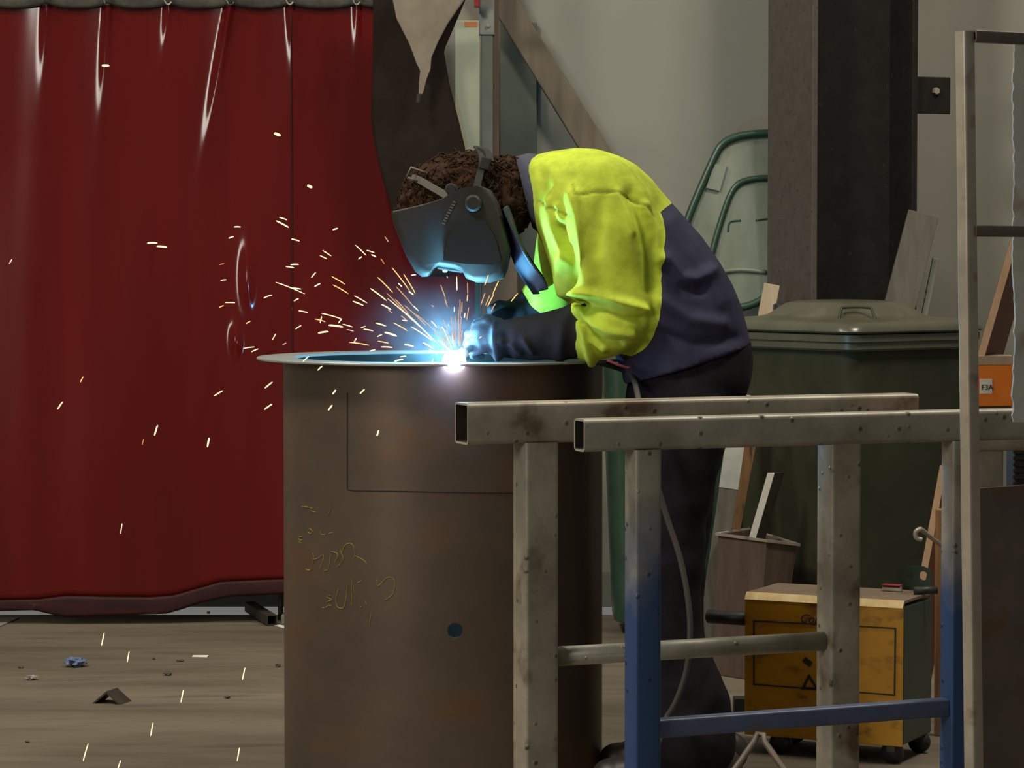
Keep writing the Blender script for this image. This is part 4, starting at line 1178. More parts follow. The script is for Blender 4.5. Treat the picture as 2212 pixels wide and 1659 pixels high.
# boots
for Y0, dx in ((6.715, 0), (6.925, 14)):
    hx, tx = P(1578 + dx, 1650, Y0).x, P(1300 + dx, 1650, Y0).x
    L = hx - tx
    bm = BM()
    for t, zc_, rz_, ry_ in ((0.93, .055, .05, .036), (0.8, .075, .07, .04), (0.65, .075, .07, .042), (0.5, .06, .055, .045), (0.35, .05, .045, .049), (0.2, .045, .040, .050), (0.09, .042, .036, .044)):
        ball(bm, (tx + L * t, Y0, zc_ + 0.005), 0.05, ry_, rz_, 3)
    bm = fuse(bm, 0.006, 4)
    for v in bm.verts:
        if v.co.z < 0.014: v.co.z = 0.014
    bt = link('boot', bm, MT['boot'], root, smooth=True)
    bm = BM(); outl = []
    for k in range(28):
        a_ = 2 * PI * k / 28
        outl.append(V((tx + L / 2 + L * 0.51 * math.cos(a_) , Y0 + math.copysign(abs(math.sin(a_)) ** 0.7, math.sin(a_)) * (0.050 - 0.008 * math.cos(a_)), 0.0)))
    prism(bm, outl, V((0, 0, 0.016))); link('sole', bm, MT['dark'], bt)

# gloves
def glove(hand, palm, wrist, fingers, thumb, name='glove'):
    bm = BM()
    chain(bm, wrist, 0.22, 3)
    chain(bm, palm, 0.22, 3)
    for f in fingers: chain(bm, f, 0.3, 2)
    chain(bm, thumb, 0.3, 2)
    bm = fuse(bm, 0.0042, 4)
    for v in bm.verts:
        p = v.co; x, y = PX(p)
        h = 0.0025 * noise.noise(p * 25)
        for pl, w, hh_ in hand:
            d = dist_poly(x, y, pl)
            if d < 3 * w and v.normal.y < 0.3: h += hh_ * math.exp(-(d / w) ** 2)
        v.co = p + v.normal * h
    return link(name, bm, MT['glove'], root, smooth=True)
G = lambda x, y, Y, r, ry=None: (P(x, y, Y), r * S, (ry or r) * S)
YL = 6.695
wristL = [G(1285, 712, 6.70, 60, 54), G(1262, 715, 6.70, 57, 52), G(1215, 720, 6.70, 54, 48), G(1160, 728, 6.70, 50, 44), G(1110, 733, 6.698, 44, 38), G(1085, 735, 6.695, 40, 33)]
palmL = [G(1085, 735, YL, 40, 30), G(1062, 728, YL, 36, 26), G(1046, 722, YL, 30, 22)]
fin = []
for k, (bx, by, ln) in enumerate(((1052, 694, 26), (1040, 712, 28), (1036, 733, 26), (1042, 753, 21))):
    fin.append([G(bx, by, YL - 0.012, 11.5, 11.5), G(bx - ln, by + 8, YL + 0.004, 10.5), G(bx - ln + 2, by + 16, YL + 0.034, 9.5), G(bx - ln + 20, by + 16, YL + 0.052, 8.5)])
thL = [G(1080, 702, YL + 0.012, 13), G(1052, 688, YL + 0.030, 11.5), G(1030, 696, YL + 0.044, 10)]
glove([([(1066, 700), (1068, 740), (1076, 778)], 7, 0.010), ([(1082, 738), (1104, 748), (1122, 762)], 6, 0.008), ([(1132, 735), (1150, 760)], 6, 0.008), ([(1092, 722), (1098, 775)], 9, -0.010), ([(1235, 668), (1215, 700), (1210, 770)], 14, 0.008)], palmL, wristL, fin, thL)
YR = 6.95
wristR = [G(1172, 642, 6.985, 38, 40), G(1140, 660, 6.98, 36, 36), G(1112, 676, 6.96, 32, 30)]
palmR = [G(1112, 676, YR, 31, 24), G(1090, 688, YR - 0.01, 28, 20), G(1078, 694, YR - 0.015, 24, 18)]
fin = []
for k, (bx, by, ln) in enumerate(((1080, 672, 22), (1072, 688, 24), (1068, 704, 22), (1072, 718, 18))):
    fin.append([G(bx, by, YR - 0.02, 11), G(bx - ln, by + 7, YR - 0.045, 10), G(bx - ln - 4, by + 14, YR - 0.085, 9), G(bx - ln + 10, by + 20, YR - 0.11, 8.5)])
thR = [G(1100, 660, YR - 0.02, 12), G(1078, 658, YR - 0.06, 11), G(1060, 668, YR - 0.09, 10)]
glove([], palmR, wristR, fin, thR)

# hair: a mass of short curls
bm = BM()
ball(bm, P(1012, 425, PY), 0.150, 0.092, 0.105, 3)
ball(bm, P(1095, 425, PY), 0.065, 0.085, 0.092, 3)
ball(bm, P(935, 440, PY), 0.078, 0.080, 0.075, 3)
bm = fuse(bm, 0.007, 4)
for v in bm.verts:
    p = v.co
    v.co = p + v.normal * (0.010 * noise.noise(p * 28) + 0.008 * noise.noise(p * 60))
bm.verts.ensure_lookup_table()
rnd = random.Random(11)
base = [(v.co.copy(), v.normal.copy()) for v in bm.verts]
for k in range(1100):
    p, nrm = rnd.choice(base)
    t_ = nrm.orthogonal().normalized(); t_ = (Matrix.Rotation(rnd.uniform(0, 6.28), 3, nrm) @ t_)
    b2 = nrm.cross(t_)
    r_ = rnd.uniform(0.004, 0.009); ln = rnd.uniform(0.012, 0.03)
    pts = []
    for q in range(9):
        a_ = q / 8 * rnd.uniform(4.5, 5.5)
        pts.append(p - nrm * 0.002 + t_ * (ln * q / 8 - ln / 2) + nrm * (r_ * (1 - math.cos(a_))) * 0.55 + b2 * r_ * math.sin(a_) * 0.8)
    tube(bm, pts, [0.0006 + 0.0013 * math.sin(PI * (q + 0.6) / 9.2) for q in range(9)], 4)
o = link('hair', bm, MT['hair'], root, smooth=True); o['label'] = 'dark brown curly hair'

# welding mask
mask_o = [(848, 458), (905, 446), (955, 432), (978, 418), (1000, 409), (1040, 404), (1062, 412), (1078, 440), (1092, 488), (1104, 540), (1096, 580), (1088, 600), (1060, 609), (1030, 609), (1008, 600), (1002, 588), (985, 580), (948, 574), (936, 580), (926, 596), (914, 597), (900, 586), (882, 556), (866, 518), (854, 486)]
cxm, cym = 985, 500
secs = [(-0.132, 0.86), (-0.129, 0.93), (-0.118, 0.985), (-0.095, 1.0), (-0.05, 1.01), (0, 1.012), (0.05, 1.01), (0.095, 1.0), (0.118, 0.985), (0.129, 0.93), (0.132, 0.86)]
rings = []
for yo, s_ in secs:
    r_ = []
    for x, y in mask_o:
        top_edge = y < 461
        sx_, sy_ = (s_, s_ if not top_edge else 1.0)
        r_.append(P(cxm + (x - cxm) * sx_, cym + (y - cym) * sy_, PY) + V((0, yo, 0)))
    rings.append(r_)
bm = BM(); loft(bm, rings)
mk = link('welding_mask', bm, MT['mask'], root, auto=50); mk['label'] = 'black welding mask over the face'
Yn = PY - 0.133
def mpart(name, bm, mat, smooth=True, lab=None):
    o = link(name, bm, mat, mk, smooth=bool(smooth), auto=40 if smooth == 'auto' else None)
    if lab: o['label'] = lab
    return o
# side panel: darker, slightly raised
def shr(x, y, f=0.86): return (cxm + (x - cxm) * f, cym + (y - cym) * f)
bm = BM(); pn = [(985, 480), (1048, 476), (1072, 520), (1082, 562), (1066, 572), (1004, 570), (958, 562), (966, 520)]
prism(bm, [P(x, y, Yn - 0.003) for x, y in pn], V((0, 0.006, 0))); mpart('side_panel', bm, MT['maskside'], False)
bm = BM(); tube(bm, smoothpts([P(x, y, Yn + 0.008) for x, y in [(850, 459), (905, 447), (953, 433), (978, 419), (1000, 410), (1040, 405)]], 4), 0.0035, 8); mpart('mask_rim', bm, MT['strapgrey'])
bm = BM(); k_ = P(1022, 439, Yn - 0.012); cyl(bm, k_, k_ + V((0, 0.02, 0)), 0.0195, 28, 0.005); mpart('knob', bm, MT['mask'], 'auto')
bm = BM(); k_ = P(974, 408, Yn + 0.006); cyl(bm, k_, k_ + V((0, 0.02, 0)), 0.0135, 24, 0.003); mpart('pivot_disc', bm, MT['strapdark'], 'auto')
# lettering strip along the side, too small to read
bm = BM(); d0, d1 = V((983, 434)), V((957, 486))
for i in range(9):
    t = (i + 0.2) / 9; c = d0.lerp(d1, t); hw = 5 if i % 3 else 7
    q = [c + V((-3.4, -1.6)), c + V((3.0, 1.4)), c + V((3.0 - 2, 1.4 + 3.2)), c + V((-3.4 - 2, -1.6 + 3.2))]
    prism(bm, [P(p_[0], p_[1], Yn - 0.001) for p_ in q], V((0, 0.004, 0)))
mpart('lettering', bm, MT['strapgrey'], False)
# filter lens housing on the face of the mask
bm = BM(); hz = [(945, 571), (1000, 579), (1000, 590), (945, 583)]
lens0, lens1 = P(945, 577, PY), P(1000, 586, PY)
bm = BM(); box(bm, lens0 + V((0, -0.055, -0.004)), lens1 - lens0, V((0, 0.11, 0)), V((0, 0, 0.012)), 0.003); mpart('filter_lens', bm, MT['maskside'], False)
# head straps
def strap(pl, w, th, mat, name, Y=None):
    bm = BM(); p3 = smoothpts(pl, 5); rings = []
    for i, p in enumerate(p3):
        t = (p3[min(i + 1, len(p3) - 1)] - p3[max(i - 1, 0)]).normalized()
        out = (p - P(1015, 432, PY)); out = (out - t * out.dot(t)).normalized(); sd_ = t.cross(out)
        rings.append([p + sd_ * w / 2 + out * th, p - sd_ * w / 2 + out * th, p - sd_ * w / 2, p + sd_ * w / 2])
    loft(bm, rings); return mpart(name, bm, mat, False)
strap([P(888, 384, PY - 0.005), P(905, 388, PY - 0.06), P(935, 405, PY - 0.088), P(968, 424, PY - 0.112)], 0.016, 0.004, MT['strapgrey'], 'crown_strap')
bm = BM(); rr0 = [(879, 383), (888, 362), (922, 374), (916, 396)]; r3 = [P(x, y, PY - 0.062) for x, y in rr0]
tube(bm, r3 + [r3[0]], 0.0035, 6); mpart('buckle', bm, MT['strapgrey'])
strap([P(1030, 321, PY + 0.03), P(1032, 321, PY - 0.02), P(1042, 345, PY - 0.075), P(1034, 385, PY - 0.104), P(1022, 432, PY - 0.13)], 0.016, 0.004, MT['strapdark'], 'head_strap')
strap([P(1036, 322, PY - 0.03), P(1052, 330, PY - 0.05), P(1058, 350, PY - 0.085)], 0.018, 0.005, MT['strapdark'], 'head_strap')
bm = BM(); c_ = P(1046, 352, PY - 0.088); box(bm, c_ + V((-0.014, -0.012, -0.012)), (0.024, 0, -0.006), (0, 0.012, 0), (0.008, 0, 0.028), 0.003); mpart('strap_clip', bm, MT['strapdark'], False)
# leather bib hung from the mask
bm = BM()
path = [((1086, 470), (1098, 430)), ((1096, 512), (1120, 470)), ((1108, 556), (1140, 520)), ((1126, 594), (1166, 566)), ((1148, 620), (1184, 596)), ((1158, 636), (1188, 618))]
rg = []
for kk, (lft, rgt) in enumerate(path):
    row = []
    l3, r3 = P(lft[0], lft[1], PY), P(rgt[0], rgt[1], PY)
    for i in range(25):
        ph = math.radians(-115 + 230 * i / 24)
        f = (1 - math.cos(ph)) / 2
        hw = 0.118 - 0.004 * kk + 0.012 * math.sin(3 * ph + kk * 0.6)
        row.append(l3.lerp(r3, f) + V((0.006 * math.sin(5 * ph + kk), hw * math.sin(ph), 0)))
    rg.append(row)
g = [[bm.verts.new(p) for p in r_] for r_ in rg]
for a_, b2 in zip(g, g[1:]):
    for i in range(24): bm.faces.new((a_[i], a_[i + 1], b2[i + 1], b2[i]))
o = link('neck_bib', bm, MT['leather'], mk, smooth=True); o['label'] = 'navy leather neck bib'
sd = o.modifiers.new('thickness', 'SOLIDIFY'); sd.thickness = 0.003
ss = o.modifiers.new('round', 'SUBSURF'); ss.levels = 2; ss.render_levels = 2
bm = BM(); tube(bm, smoothpts([P(1312, 778, 6.64), P(1335, 788, 6.62), P(1360, 796, 6.62)], 4), 0.0032, 8); o = link('red_strap', bm, MT['redcloth'], root, smooth=True); o['label'] = 'red strap end at the jacket hem'

# torch and arc
AX = P(982, 776, 6.665)
root = thing('welding_torch', 'dark welding torch in the gloved hands with grey cable trailing to the floor', 'torch', P(1050, 730, 6.655))
def TP(x, y, Y): return P(x, y, Y)
bm = BM(); tube(bm, smoothpts([P(996, 767, 6.672), P(1012, 755, 6.685), P(1026, 743, 6.70), P(1042, 724, 6.72)], 4), [0.007 + 0.0003 * i for i in range(13)], 12); link('torch_neck', bm, MT['dark'], root, smooth=True)
bm = BM(); cyl(bm, P(990, 771, 6.668), P(1006, 760, 6.680), 0.0130, 18, 0.002); link('nozzle', bm, MT['rack'], root, smooth=True)
bm = BM(); tube(bm, smoothpts([P(1036, 730, 6.716), P(1056, 712, 6.73), P(1084, 700, 6.75)], 4), 0.016, 12); link('torch_handle', bm, MT['dark'], root, smooth=True)
cb = [P(1084, 700, 6.75), P(1130, 720, 6.80), P(1200, 760, 6.80), P(1320, 790, 6.84), P(1364, 812, 6.72), P(1380, 866, 6.56), P(1400, 980, 6.54), P(1438, 1110, 6.54), P(1470, 1210, 6.53), P(1488, 1310, 6.52), P(1490, 1390, 6.52), P(1480, 1460, 6.53), P(1458, 1520, 6.54), P(1436, 1558, 6.55), P(1415, 1620, 6.5), V((P(1330, 1680, 6.4).x, 6.4, 0.009)), V((-0.35, 6.1, 0.009))]
bm = BM(); tube(bm, smoothpts(cb, 6), 0.0068, 10); o = link('cable', bm, MT['cable'], root, smooth=True); o['label'] = 'grey rubber cable'
bm = BM(); ball(bm, V((AX.x, 6.602, RZ + 0.004)), 0.027, 0.056, 0.025, 4)  # ball stretched and enlarged beyond the arc itself to carry its glare
arc = link('arc_with_glare', bm, emit('arc_glare', (0.36, 0.52, 1.0), 60.0), smooth=True)
tag(arc, 'blinding blue white welding arc with its glare built in, on the drum flange', 'arc')

# fume lit by the arc
m, nt, b = nodes('welding_fume')
nt.nodes.remove(b)
out = nt.nodes['Material Output']
vs_ = N(nt, 'ShaderNodeVolumeScatter'); vs_.inputs['Color'].default_value = (0.9, 0.92, 1.0, 1)
tc = N(nt, 'ShaderNodeTexCoord')
ln_ = N(nt, 'ShaderNodeVectorMath', operation='LENGTH'); nt.links.new(tc.outputs['Object'], ln_.inputs[0])
mr = N(nt, 'ShaderNodeMapRange'); mr.interpolation_type = 'SMOOTHSTEP'
mr.inputs['From Min'].default_value = 0.97; mr.inputs['From Max'].default_value = 0.0; mr.inputs['To Min'].default_value = 0; mr.inputs['To Max'].default_value = 1
nt.links.new(ln_.outputs['Value'], mr.inputs['Value'])
pw = N(nt, 'ShaderNodeMath', operation='POWER'); pw.inputs[1].default_value = 1.6; nt.links.new(mr.outputs[0], pw.inputs[0])
nz = N(nt, 'ShaderNodeTexNoise'); nz.inputs['Scale'].default_value = 4.5; nz.inputs['Detail'].default_value = 4; nz.inputs['Distortion'].default_value = 0.8
nt.links.new(tc.outputs['Object'], nz.inputs['Vector'])
m2 = N(nt, 'ShaderNodeMapRange'); m2.inputs['From Min'].default_value = 0.36; m2.inputs['From Max'].default_value = 0.72; m2.inputs['To Min'].default_value = 0.25; m2.inputs['To Max'].default_value = 1.6
nt.links.new(nz.outputs['Fac'], m2.inputs['Value'])
mu = N(nt, 'ShaderNodeMath', operation='MULTIPLY'); nt.links.new(pw.outputs[0], mu.inputs[0]); nt.links.new(m2.outputs[0], mu.inputs[1])
md_ = N(nt, 'ShaderNodeMath', operation='MULTIPLY'); md_.inputs[1].default_value = 0.26; nt.links.new(mu.outputs[0], md_.inputs[0])
nt.links.new(md_.outputs[0], vs_.inputs['Density']); nt.links.new(vs_.outputs[0], out.inputs['Volume'])
bm = BM(); bmesh.ops.create_icosphere(bm, subdivisions=3, radius=1.0)
fume = link('smoke', bm, m, origin=(0, 0, 0))
fume.location = AX + V((-0.05, -0.02, 0.05)); fume.scale = (0.27, 0.17, 0.22)
fume['kind'] = 'stuff'; tag(fume, 'thin bluish welding fume glowing around the arc', 'smoke')

# ------------------------------------------------------------------ sparks
hot = emit('spark_hot', (1.0, 0.80, 0.42), 1.7)
warm = emit('spark_warm', (1.0, 0.56, 0.17), 1.5)
dim = emit('spark_dim', (1.0, 0.33, 0.08), 0.75)
faint = emit('spark_fan', (1.0, 0.52, 0.24), 0.75)
A_ = [(785,142,868,170,12),(752,178,884,248,16),(315,242,384,242,14),(258,360,314,340,13),(1340,272,1394,256,14),(910,366,996,390,12),(1576,430,1688,538,10),(1692,484,1774,510,9),(1742,530,1790,552,14),(1608,576,1644,550,12),(1236,486,1324,544,9),(1208,540,1280,574,11),(902,634,988,632,14),(852,654,940,666,11),(1118,768,1164,714,12),(1150,862,1212,828,13),(176,798,236,790,9),(164,634,212,624,3),(748,816,1050,938,10),(900,876,1014,888,12),(1330,756,1468,838,7),(1340,842,1504,936,7),(622,980,710,948,11),(938,1012,986,984,12),(220,1028,326,1030,10),(164,1076,208,1058,6),(1564,956,1698,1034,9),(1548,1014,1660,1058,14),(1730,880,1900,1008,13),(1804,762,1966,926,8),(1846,1046,1948,1102,14),(984,1112,1084,1132,10),(438,1248,486,1220,8),(1224,1140,1434,1198,10),(1400,1240,1434,1196,9),(1152,1198,1264,1226,7),(1210,1240,1226,1170,12),(1296,1262,1448,1282,20),(1444,1252,1548,1282,9),(1188,1344,1296,1328,18),(952,1304,1014,1264,10),(714,1414,750,1350,8),(414,1504,530,1488,10),(494,1540,568,1508,10),(820,1464,856,1448,3),(1632,1292,1680,1274,9),(1660,1304,1762,1322,11),(1788,1240,1894,1272,14),(1878,1336,2006,1376,20),(1802,1382,1852,1360,9),(1806,1428,1922,1450,7),(1510,1440,1722,1472,8),(1562,1440,1586,1396,9),(1844,1488,1960,1494,14),(1722,1532,1784,1518,9),(2084,1462,2184,1484,18),(2040,1592,2104,1584,10),(1030,1640,1092,1586,11),(1880,340,1918,396,4),(1840,570,1878,628,3),(1972,1238,2118,1322,5),(2064,1212,2116,1218,14),(1484,1308,1556,1324,3),(1954,662,2140,905,7),(2076,730,2200,934,7),(2018,824,2062,866,11),(2130,910,2180,948,14),(2156,744,2205,738,12)]
B_ = [(330,564,680,940,6),(346,640,990,1220,12),(450,650,640,860,5),(570,730,860,1000,5),(725,850,1000,1090,6),(462,484,690,745,6),(690,740,760,806,12),(600,840,960,1200,14),(660,1016,940,1200,16),(820,1230,960,1310,20),(930,940,1004,1026,9),(1070,1020,1118,1096,12),(1112,1096,1210,1320,8),(1020,1010,1150,1250,4),(940,1030,1110,1260,4),(1090,920,1180,1180,4),(1190,880,1230,1200,5),(1240,750,1236,820,6),(1246,870,1256,1240,5),(1290,760,1296,1250,6),(1312,650,1316,900,5),(1340,690,1336,830,4),(1330,880,1300,1280,5),(1346,1060,1310,1280,6),(1380,840,1372,900,8),(1415,590,1408,680,9),(1412,430,1415,585,3),(1430,760,1400,930,4),(1268,350,1274,536,11),(1054,460,1120,640,4),(1110,640,1146,760,3),(1690,330,1640,470,9),(1826,410,1746,590,7),(1648,564,1588,738,6),(1710,600,1650,740,6),(1760,590,1680,750,8),(1784,710,1724,820,6),(2080,574,1992,684,8),(1600,1145,1566,1174,8),(1476,1010,1450,1090,6),(1500,1120,1380,1240,6),(360,790,414,840,5),(530,870,600,930,5),(900,1320,1010,1380,10),(440,1480,560,1450,20),(940,1490,960,1440,10),(1195,1130,1215,1240,6),(1210,1100,1235,1290,5),(1240,1080,1262,1290,5),(1160,980,1166,1010,5),(935,735,962,754,6),(1140,345,1146,372,6),(1000,1180,1170,1330,6),(1080,1180,1190,1330,5)]
D_ = [(320,474,348,432,8),(446,324,462,292,3),(858,620,876,562,9),(1152,684,1162,632,10),(790,672,798,638,2),(670,1164,678,1108,5),(1190,400,1238,370,7),(1472,356,1514,322,8),(1468,476,1512,444,8),(1764,258,1792,232,7),(1848,390,1866,366,9),(2000,388,2026,362,8),(1824,480,1846,450,9),(2094,622,2104,590,9)]
E_ = [(782,696,804,594,9),(980,824,996,738,8),(1868,960,1888,864,9),(1394,1134,1414,1034,9),(1160,1392,1180,1288,9),(640,1584,680,1448,9),(1828,1586,1846,1480,9),(908,1645,930,1580,9)]
sparks = [(440 + a / 4.809, 440 + b2 / 4.809, 440 + c / 4.809, 440 + d / 4.809, w / 4.809, 'A') for a, b2, c, d, w in A_]
sparks += [(780 + a / 6.144, 540 + b2 / 6.144, 780 + c / 6.144, 540 + d / 6.144, w / 6.144, 'B') for a, b2, c, d, w in B_]
sparks += [(a / 2.572, 700 + b2 / 2.572, c / 2.572, 700 + d / 2.572, w / 2.572, 'D') for a, b2, c, d, w in D_]
sparks += [(a / 3.568, 1200 + b2 / 3.568, c / 3.568, 1200 + d / 3.568, w / 3.568, 'E') for a, b2, c, d, w in E_]
sparks += [(220, 142, 236, 142, 5, 'F'), (592, 288, 606, 293, 6, 'F'), (664, 401, 674, 405, 6, 'F'), (318, 525, 340, 525, 4, 'F'), (338, 532, 361, 534, 4, 'F'), (20, 570, 26, 560, 2, 'F')]
single = {}
rnd = random.Random(5)
def spark_label(x, y, k, x0, y0):
    far = {(228, 142): 'lone bright spark high on the curtain, crossing a glossy white fold streak', (599, 290): 'stubby bright spark high on the curtain near the dark vertical seam',
           (669, 403): 'stubby bright spark above the spark swarm, close to the brown blanket', (329, 525): 'upper one of two level sparks side by side on bare curtain', (350, 533): 'lower one of two level sparks side by side on bare curtain', (23, 565): 'tiny thin spark at the outer edge of the red curtain'}
    for (a, b2), t in far.items():
        if abs(x - a) < 8 and abs(y - b2) < 8: return t, None
    if k == 'E': return 'glowing spark falling in front of the concrete floor', 'sparks falling past the floor'
    if y > 775 and x < 612: return 'glowing spark falling in front of the lower red curtain', 'sparks falling past the lower curtain'
    if y > 775 and k != 'B': return 'glowing spark falling in front of the rusty drum wall', 'sparks falling past the drum'
    if x > 1035 and k == 'B': return 'thin spark flying up between the mask and the gloves', 'sparks between mask and gloves'
    if x > 955 and k == 'B': return 'thin orange spark shooting steeply up from the arc', 'sparks shooting up from the arc'
    if k == 'B': return 'bright spark in the slanting fan beside the arc', 'sparks in the slanting fan'
    if x < 560: return 'short spark at the outer edge of the swarm over the curtain', 'outer sparks of the swarm'
    if y < 600: return 'short spark in the upper swarm over the red curtain', 'sparks of the upper swarm'
    return 'short spark in the lower swarm above the drum flange', 'sparks of the lower swarm'
for x0, y0, x1, y1, w, k in sparks:
    mx_, my_ = (x0 + x1) / 2, (y0 + y1) / 2
    if k == 'B':
        Y = 6.60 + rnd.uniform(-0.03, 0.03)
    elif k == 'E' or (my_ > 775 and mx_ > 612):
        Y = 6.40 + rnd.uniform(-0.06, 0.06)
    else:
        Y = 6.55 + rnd.uniform(-0.18, 0.10)
    Y2 = Y + rnd.uniform(-0.02, 0.02)
    a, b2 = P(x0, y0, Y), P(x1, y1, Y2)
    sagv = V((0, 0, 0.02 * (b2 - a).length))
    r = max(w, 2.2) * 0.5 * Y / F
    bm = BM(); ts = [0, 0.04, 0.12, 0.3, 0.5, 0.7, 0.88, 0.96, 1.0]; rr_ = [0.25, 0.6, 0.9, 1, 1, 1, 0.9, 0.6, 0.25]
    tube(bm, [a.lerp(b2, t) + sagv * (4 * t * (1 - t)) for t in ts], [r * q for q in rr_], 7)
    if k == 'B' and w * 6.144 <= 6.5: mt = faint
    elif w < 1.0: mt = dim
    elif w < 1.7: mt = warm
    else: mt = hot
    o = link('spark', bm, mt, smooth=True)
    lb, gp = spark_label(mx_, my_, k, x0, y0)
    tag(o, lb, 'spark', gp)

# ------------------------------------------------------------------ litter on the floor
def floor_pt(px, py):
    b2 = (CY - py) / F; a = (px - CX) / F
    d = V((a, ct + b2 * st, -st + b2 * ct)); t = -CH / d.z
    return V((d.x * t, d.y * t, 0))
def crumple(px, py, w, h, mat, name, label, cat, seed=0, sub=2, flat=1.0):
    c = floor_pt(px, py); s_ = c.y / F
    bm = BM(); bmesh.ops.create_icosphere(bm, subdivisions=sub, radius=1.0)
    for v in bm.verts:
        nz = noise.noise(v.co * 2.1 + V((seed * 7.3, 0, 0))) * 0.75 + noise.noise(v.co * 5 + V((0, seed * 3.1, 0))) * 0.35
        v.co = v.co * (1 + nz)
    zs = min(v.co.z for v in bm.verts)
    for v in bm.verts:
        v.co = V((c.x + v.co.x * w * s_ / 2, c.y + v.co.y * w * s_ / 2 * flat, (v.co.z - zs) * h * s_ / 2))
    return tag(link(name, bm, mat), label, cat)
crumple(164, 1440, 40, 17, MT['litterblue'], 'crumpled_wrapper', 'crumpled blue wrapper on the concrete floor', 'wrapper', 1, 3)
crumple(68, 1469, 22, 9, MT['littergrey'], 'foil_scrap', 'crumpled grey foil scrap on the floor', 'scrap', 2, 3)
crumple(45, 1443, 13, 4, MT['chip'], 'dark_scrap', 'dark scrap behind the grey foil scrap', 'scrap', 3)
crumple(362, 1459, 17, 8, MT['chip'], 'leaf_scrap', 'dry brown scrap standing on the open floor', 'scrap', 4)
crumple(389, 1429, 17, 4, MT['chip'], 'flat_scrap', 'flat brown scrap near the white paper strip', 'scrap', 5)
crumple(332, 1425, 8, 4, MT['chip'], 'small_chip', 'small dark chip between the blue wrapper and the paper strip', 'chip', 6)
crumple(601, 1441, 12, 8, MT['chip'], 'dark_chip', 'dark chip on the floor right beside the drum foot', 'chip', 7)
crumple(491, 1509, 12, 6, MT['chip'], 'brown_chip', 'brown chip alone on the floor between angle steel and drum', 'chip', 8)
crumple(59, 1604, 9, 4, MT['chip'], 'black_chip', 'little black chip on the floor nearest the camera', 'chip', 9)
crumple(450, 1326, 8, 5, MT['yellowbit'], 'yellow_scrap', 'tiny bright yellow scrap just under the curtain hem', 'scrap', 10)
for x, y, lab in ((432, 1419, 'short white paper strip lying on the floor'), (599, 1354, 'white paper strip beside the drum near the stand foot')):
    c = floor_pt(x, y); bm = BM(); w_ = 0.024 if x < 500 else 0.035
    prism(bm, [c + V(q) for q in (((-w_, -0.01, 0.001), (w_, -0.02, 0.001), (w_ * 1.05, 0.012, 0.003), (-w_ * .95, 0.02, 0.002)) if x < 500 else ((-w_, 0.06, 0.001), (-w_ * .6, 0.08, 0.001), (w_ * 1.4, -0.03, 0.002), (w_, -0.06, 0.001)))], V((0, 0, 0.001)))
    tag(link('paper_strip', bm, MT['paper']), lab, 'paper')
# angle steel offcut lying tent-like
c = floor_pt(230, 1521); bm = BM()
d_ = V((0.30, 0.95, 0)).normalized() * 0.07; sd_ = V((0.042, -0.012, 0))
hgt = V((0, 0, 0.034))
prof = [-sd_, -sd_ * 0.84, hgt * 0.86, sd_ * 0.84, sd_, hgt * 1.06]
loft(bm, [[c + p + d_ * 0 for p in prof], [c + p + d_ for p in prof]])
tag(link('angle_offcut', bm, MT['angle']), 'dark angle steel offcut standing like a tent on the floor', 'offcut')
# slab corner at the wall
bm = BM(); c0_ = floor_pt(42, 1336); c1_ = floor_pt(-2, 1356)
prism(bm, [V((c0_.x, c0_.y, 0.0005)), V((c1_.x, c1_.y, 0.0005)), V((c1_.x - 0.8, c1_.y, 0.0005)), V((c1_.x - 0.8, c0_.y, 0.0005))], V((0, 0, 0.004)))
tag(link('floor_plate', bm, MT['slab']), 'thin grey plate corner lying on the floor under the curtain', 'plate')
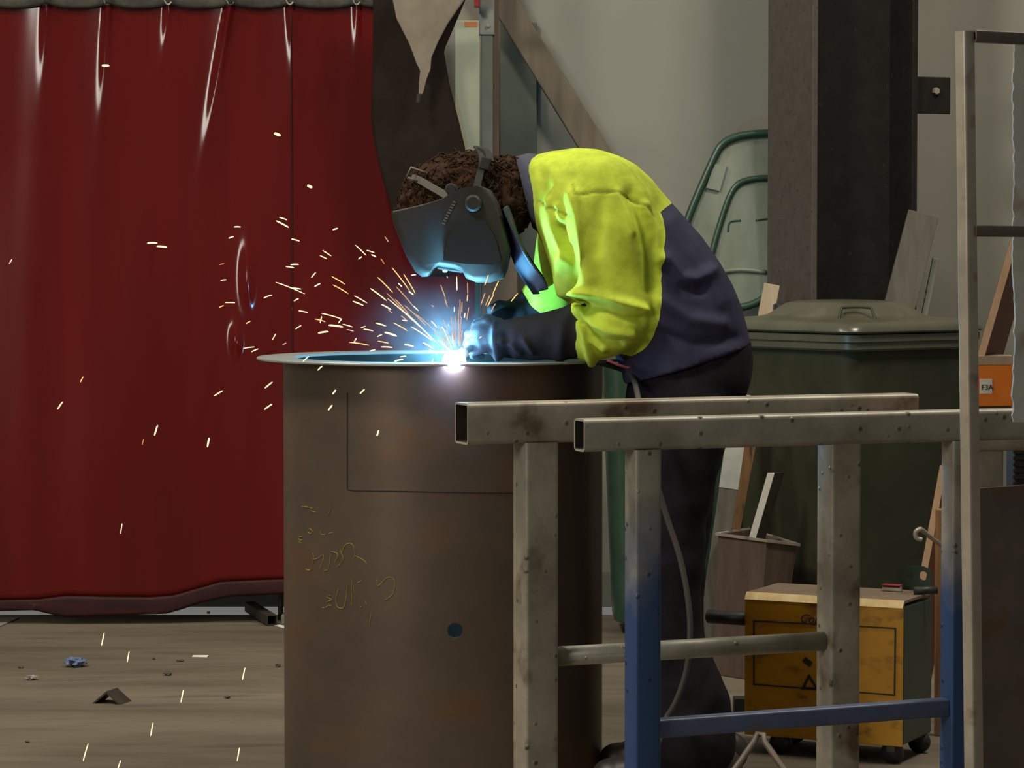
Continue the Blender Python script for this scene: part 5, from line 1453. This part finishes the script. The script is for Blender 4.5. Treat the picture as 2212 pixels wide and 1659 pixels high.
# a rag-like mat beside the boots
bm = BM(); c = floor_pt(1290, 1652)
prism(bm, [c + V(q) for q in ((-0.06, -0.02, 0.001), (0.05, -0.05, 0.001), (0.11, 0.10, 0.001), (0.03, 0.16, 0.001))], V((0, 0, 0.01)))
tag(link('steel_offcut', bm, MT['rack']), 'flat grey steel offcut by the boot toe at the drum foot', 'offcut')

# ------------------------------------------------------------------ light
def area(name, loc, target, sx, sy, e, col):
    l = bpy.data.lights.new(name, 'AREA'); l.shape = 'RECTANGLE'; l.size = sx; l.size_y = sy; l.energy = e; l.color = col
    o = bpy.data.objects.new(name, l); C.objects.link(o); o.location = loc
    o.rotation_euler = (V(target) - V(loc)).to_track_quat('-Z', 'Y').to_euler()
    return o
warmw = (1.0, 0.93, 0.78)
area('high_bay_lamp', (-2.4, 4.6, 5.2), (-0.2, 7.5, 0.6), 0.9, 0.9, 190, warmw)
area('high_bay_lamp', (2.2, 6.8, 5.4), (1.1, 8.2, 0.2), 0.9, 0.9, 165, warmw)
area('front_left_fill', (-4.5, 1.0, 2.6), (0.4, 6.5, 0.9), 1.1, 1.3, 110, (1.0, 0.95, 0.84))  # added soft fill from the front left, no doorway is built there
area('high_bay_lamp', (-3.0, 7.6, 5.4), (-1.4, 9.0, 0.5), 0.5, 0.5, 90, warmw)
l = bpy.data.lights.new('arc_light', 'POINT'); l.energy = 40; l.color = (0.17, 0.62, 1.0); l.shadow_soft_size = 0.022
o = bpy.data.objects.new('arc_light', l); C.objects.link(o); o.location = V((AX.x - 0.016, 6.692, RZ + 0.024))
w = bpy.data.worlds.new('workshop'); sc.world = w; w.use_nodes = True
w.node_tree.nodes['Background'].inputs[0].default_value = (0.95, 0.97, 0.90, 1)
w.node_tree.nodes['Background'].inputs[1].default_value = 0.165

# ------------------------------------------------------------------ camera
cam = bpy.data.cameras.new('camera'); co_ = bpy.data.objects.new('camera', cam); C.objects.link(co_)
cam.sensor_fit = 'HORIZONTAL'; cam.sensor_width = 36; cam.lens = F / 2212 * 36
co_.location = (0, 0, CH); co_.rotation_euler = (PI / 2 - T, 0, 0)
cam.clip_end = 60
sc.camera = co_
sc.view_settings.view_transform = 'Standard'
sc.view_settings.look = 'None'
sc.view_settings.gamma = 1.0
sc.view_settings.use_curve_mapping = False
sc.view_settings.exposure = 0.0
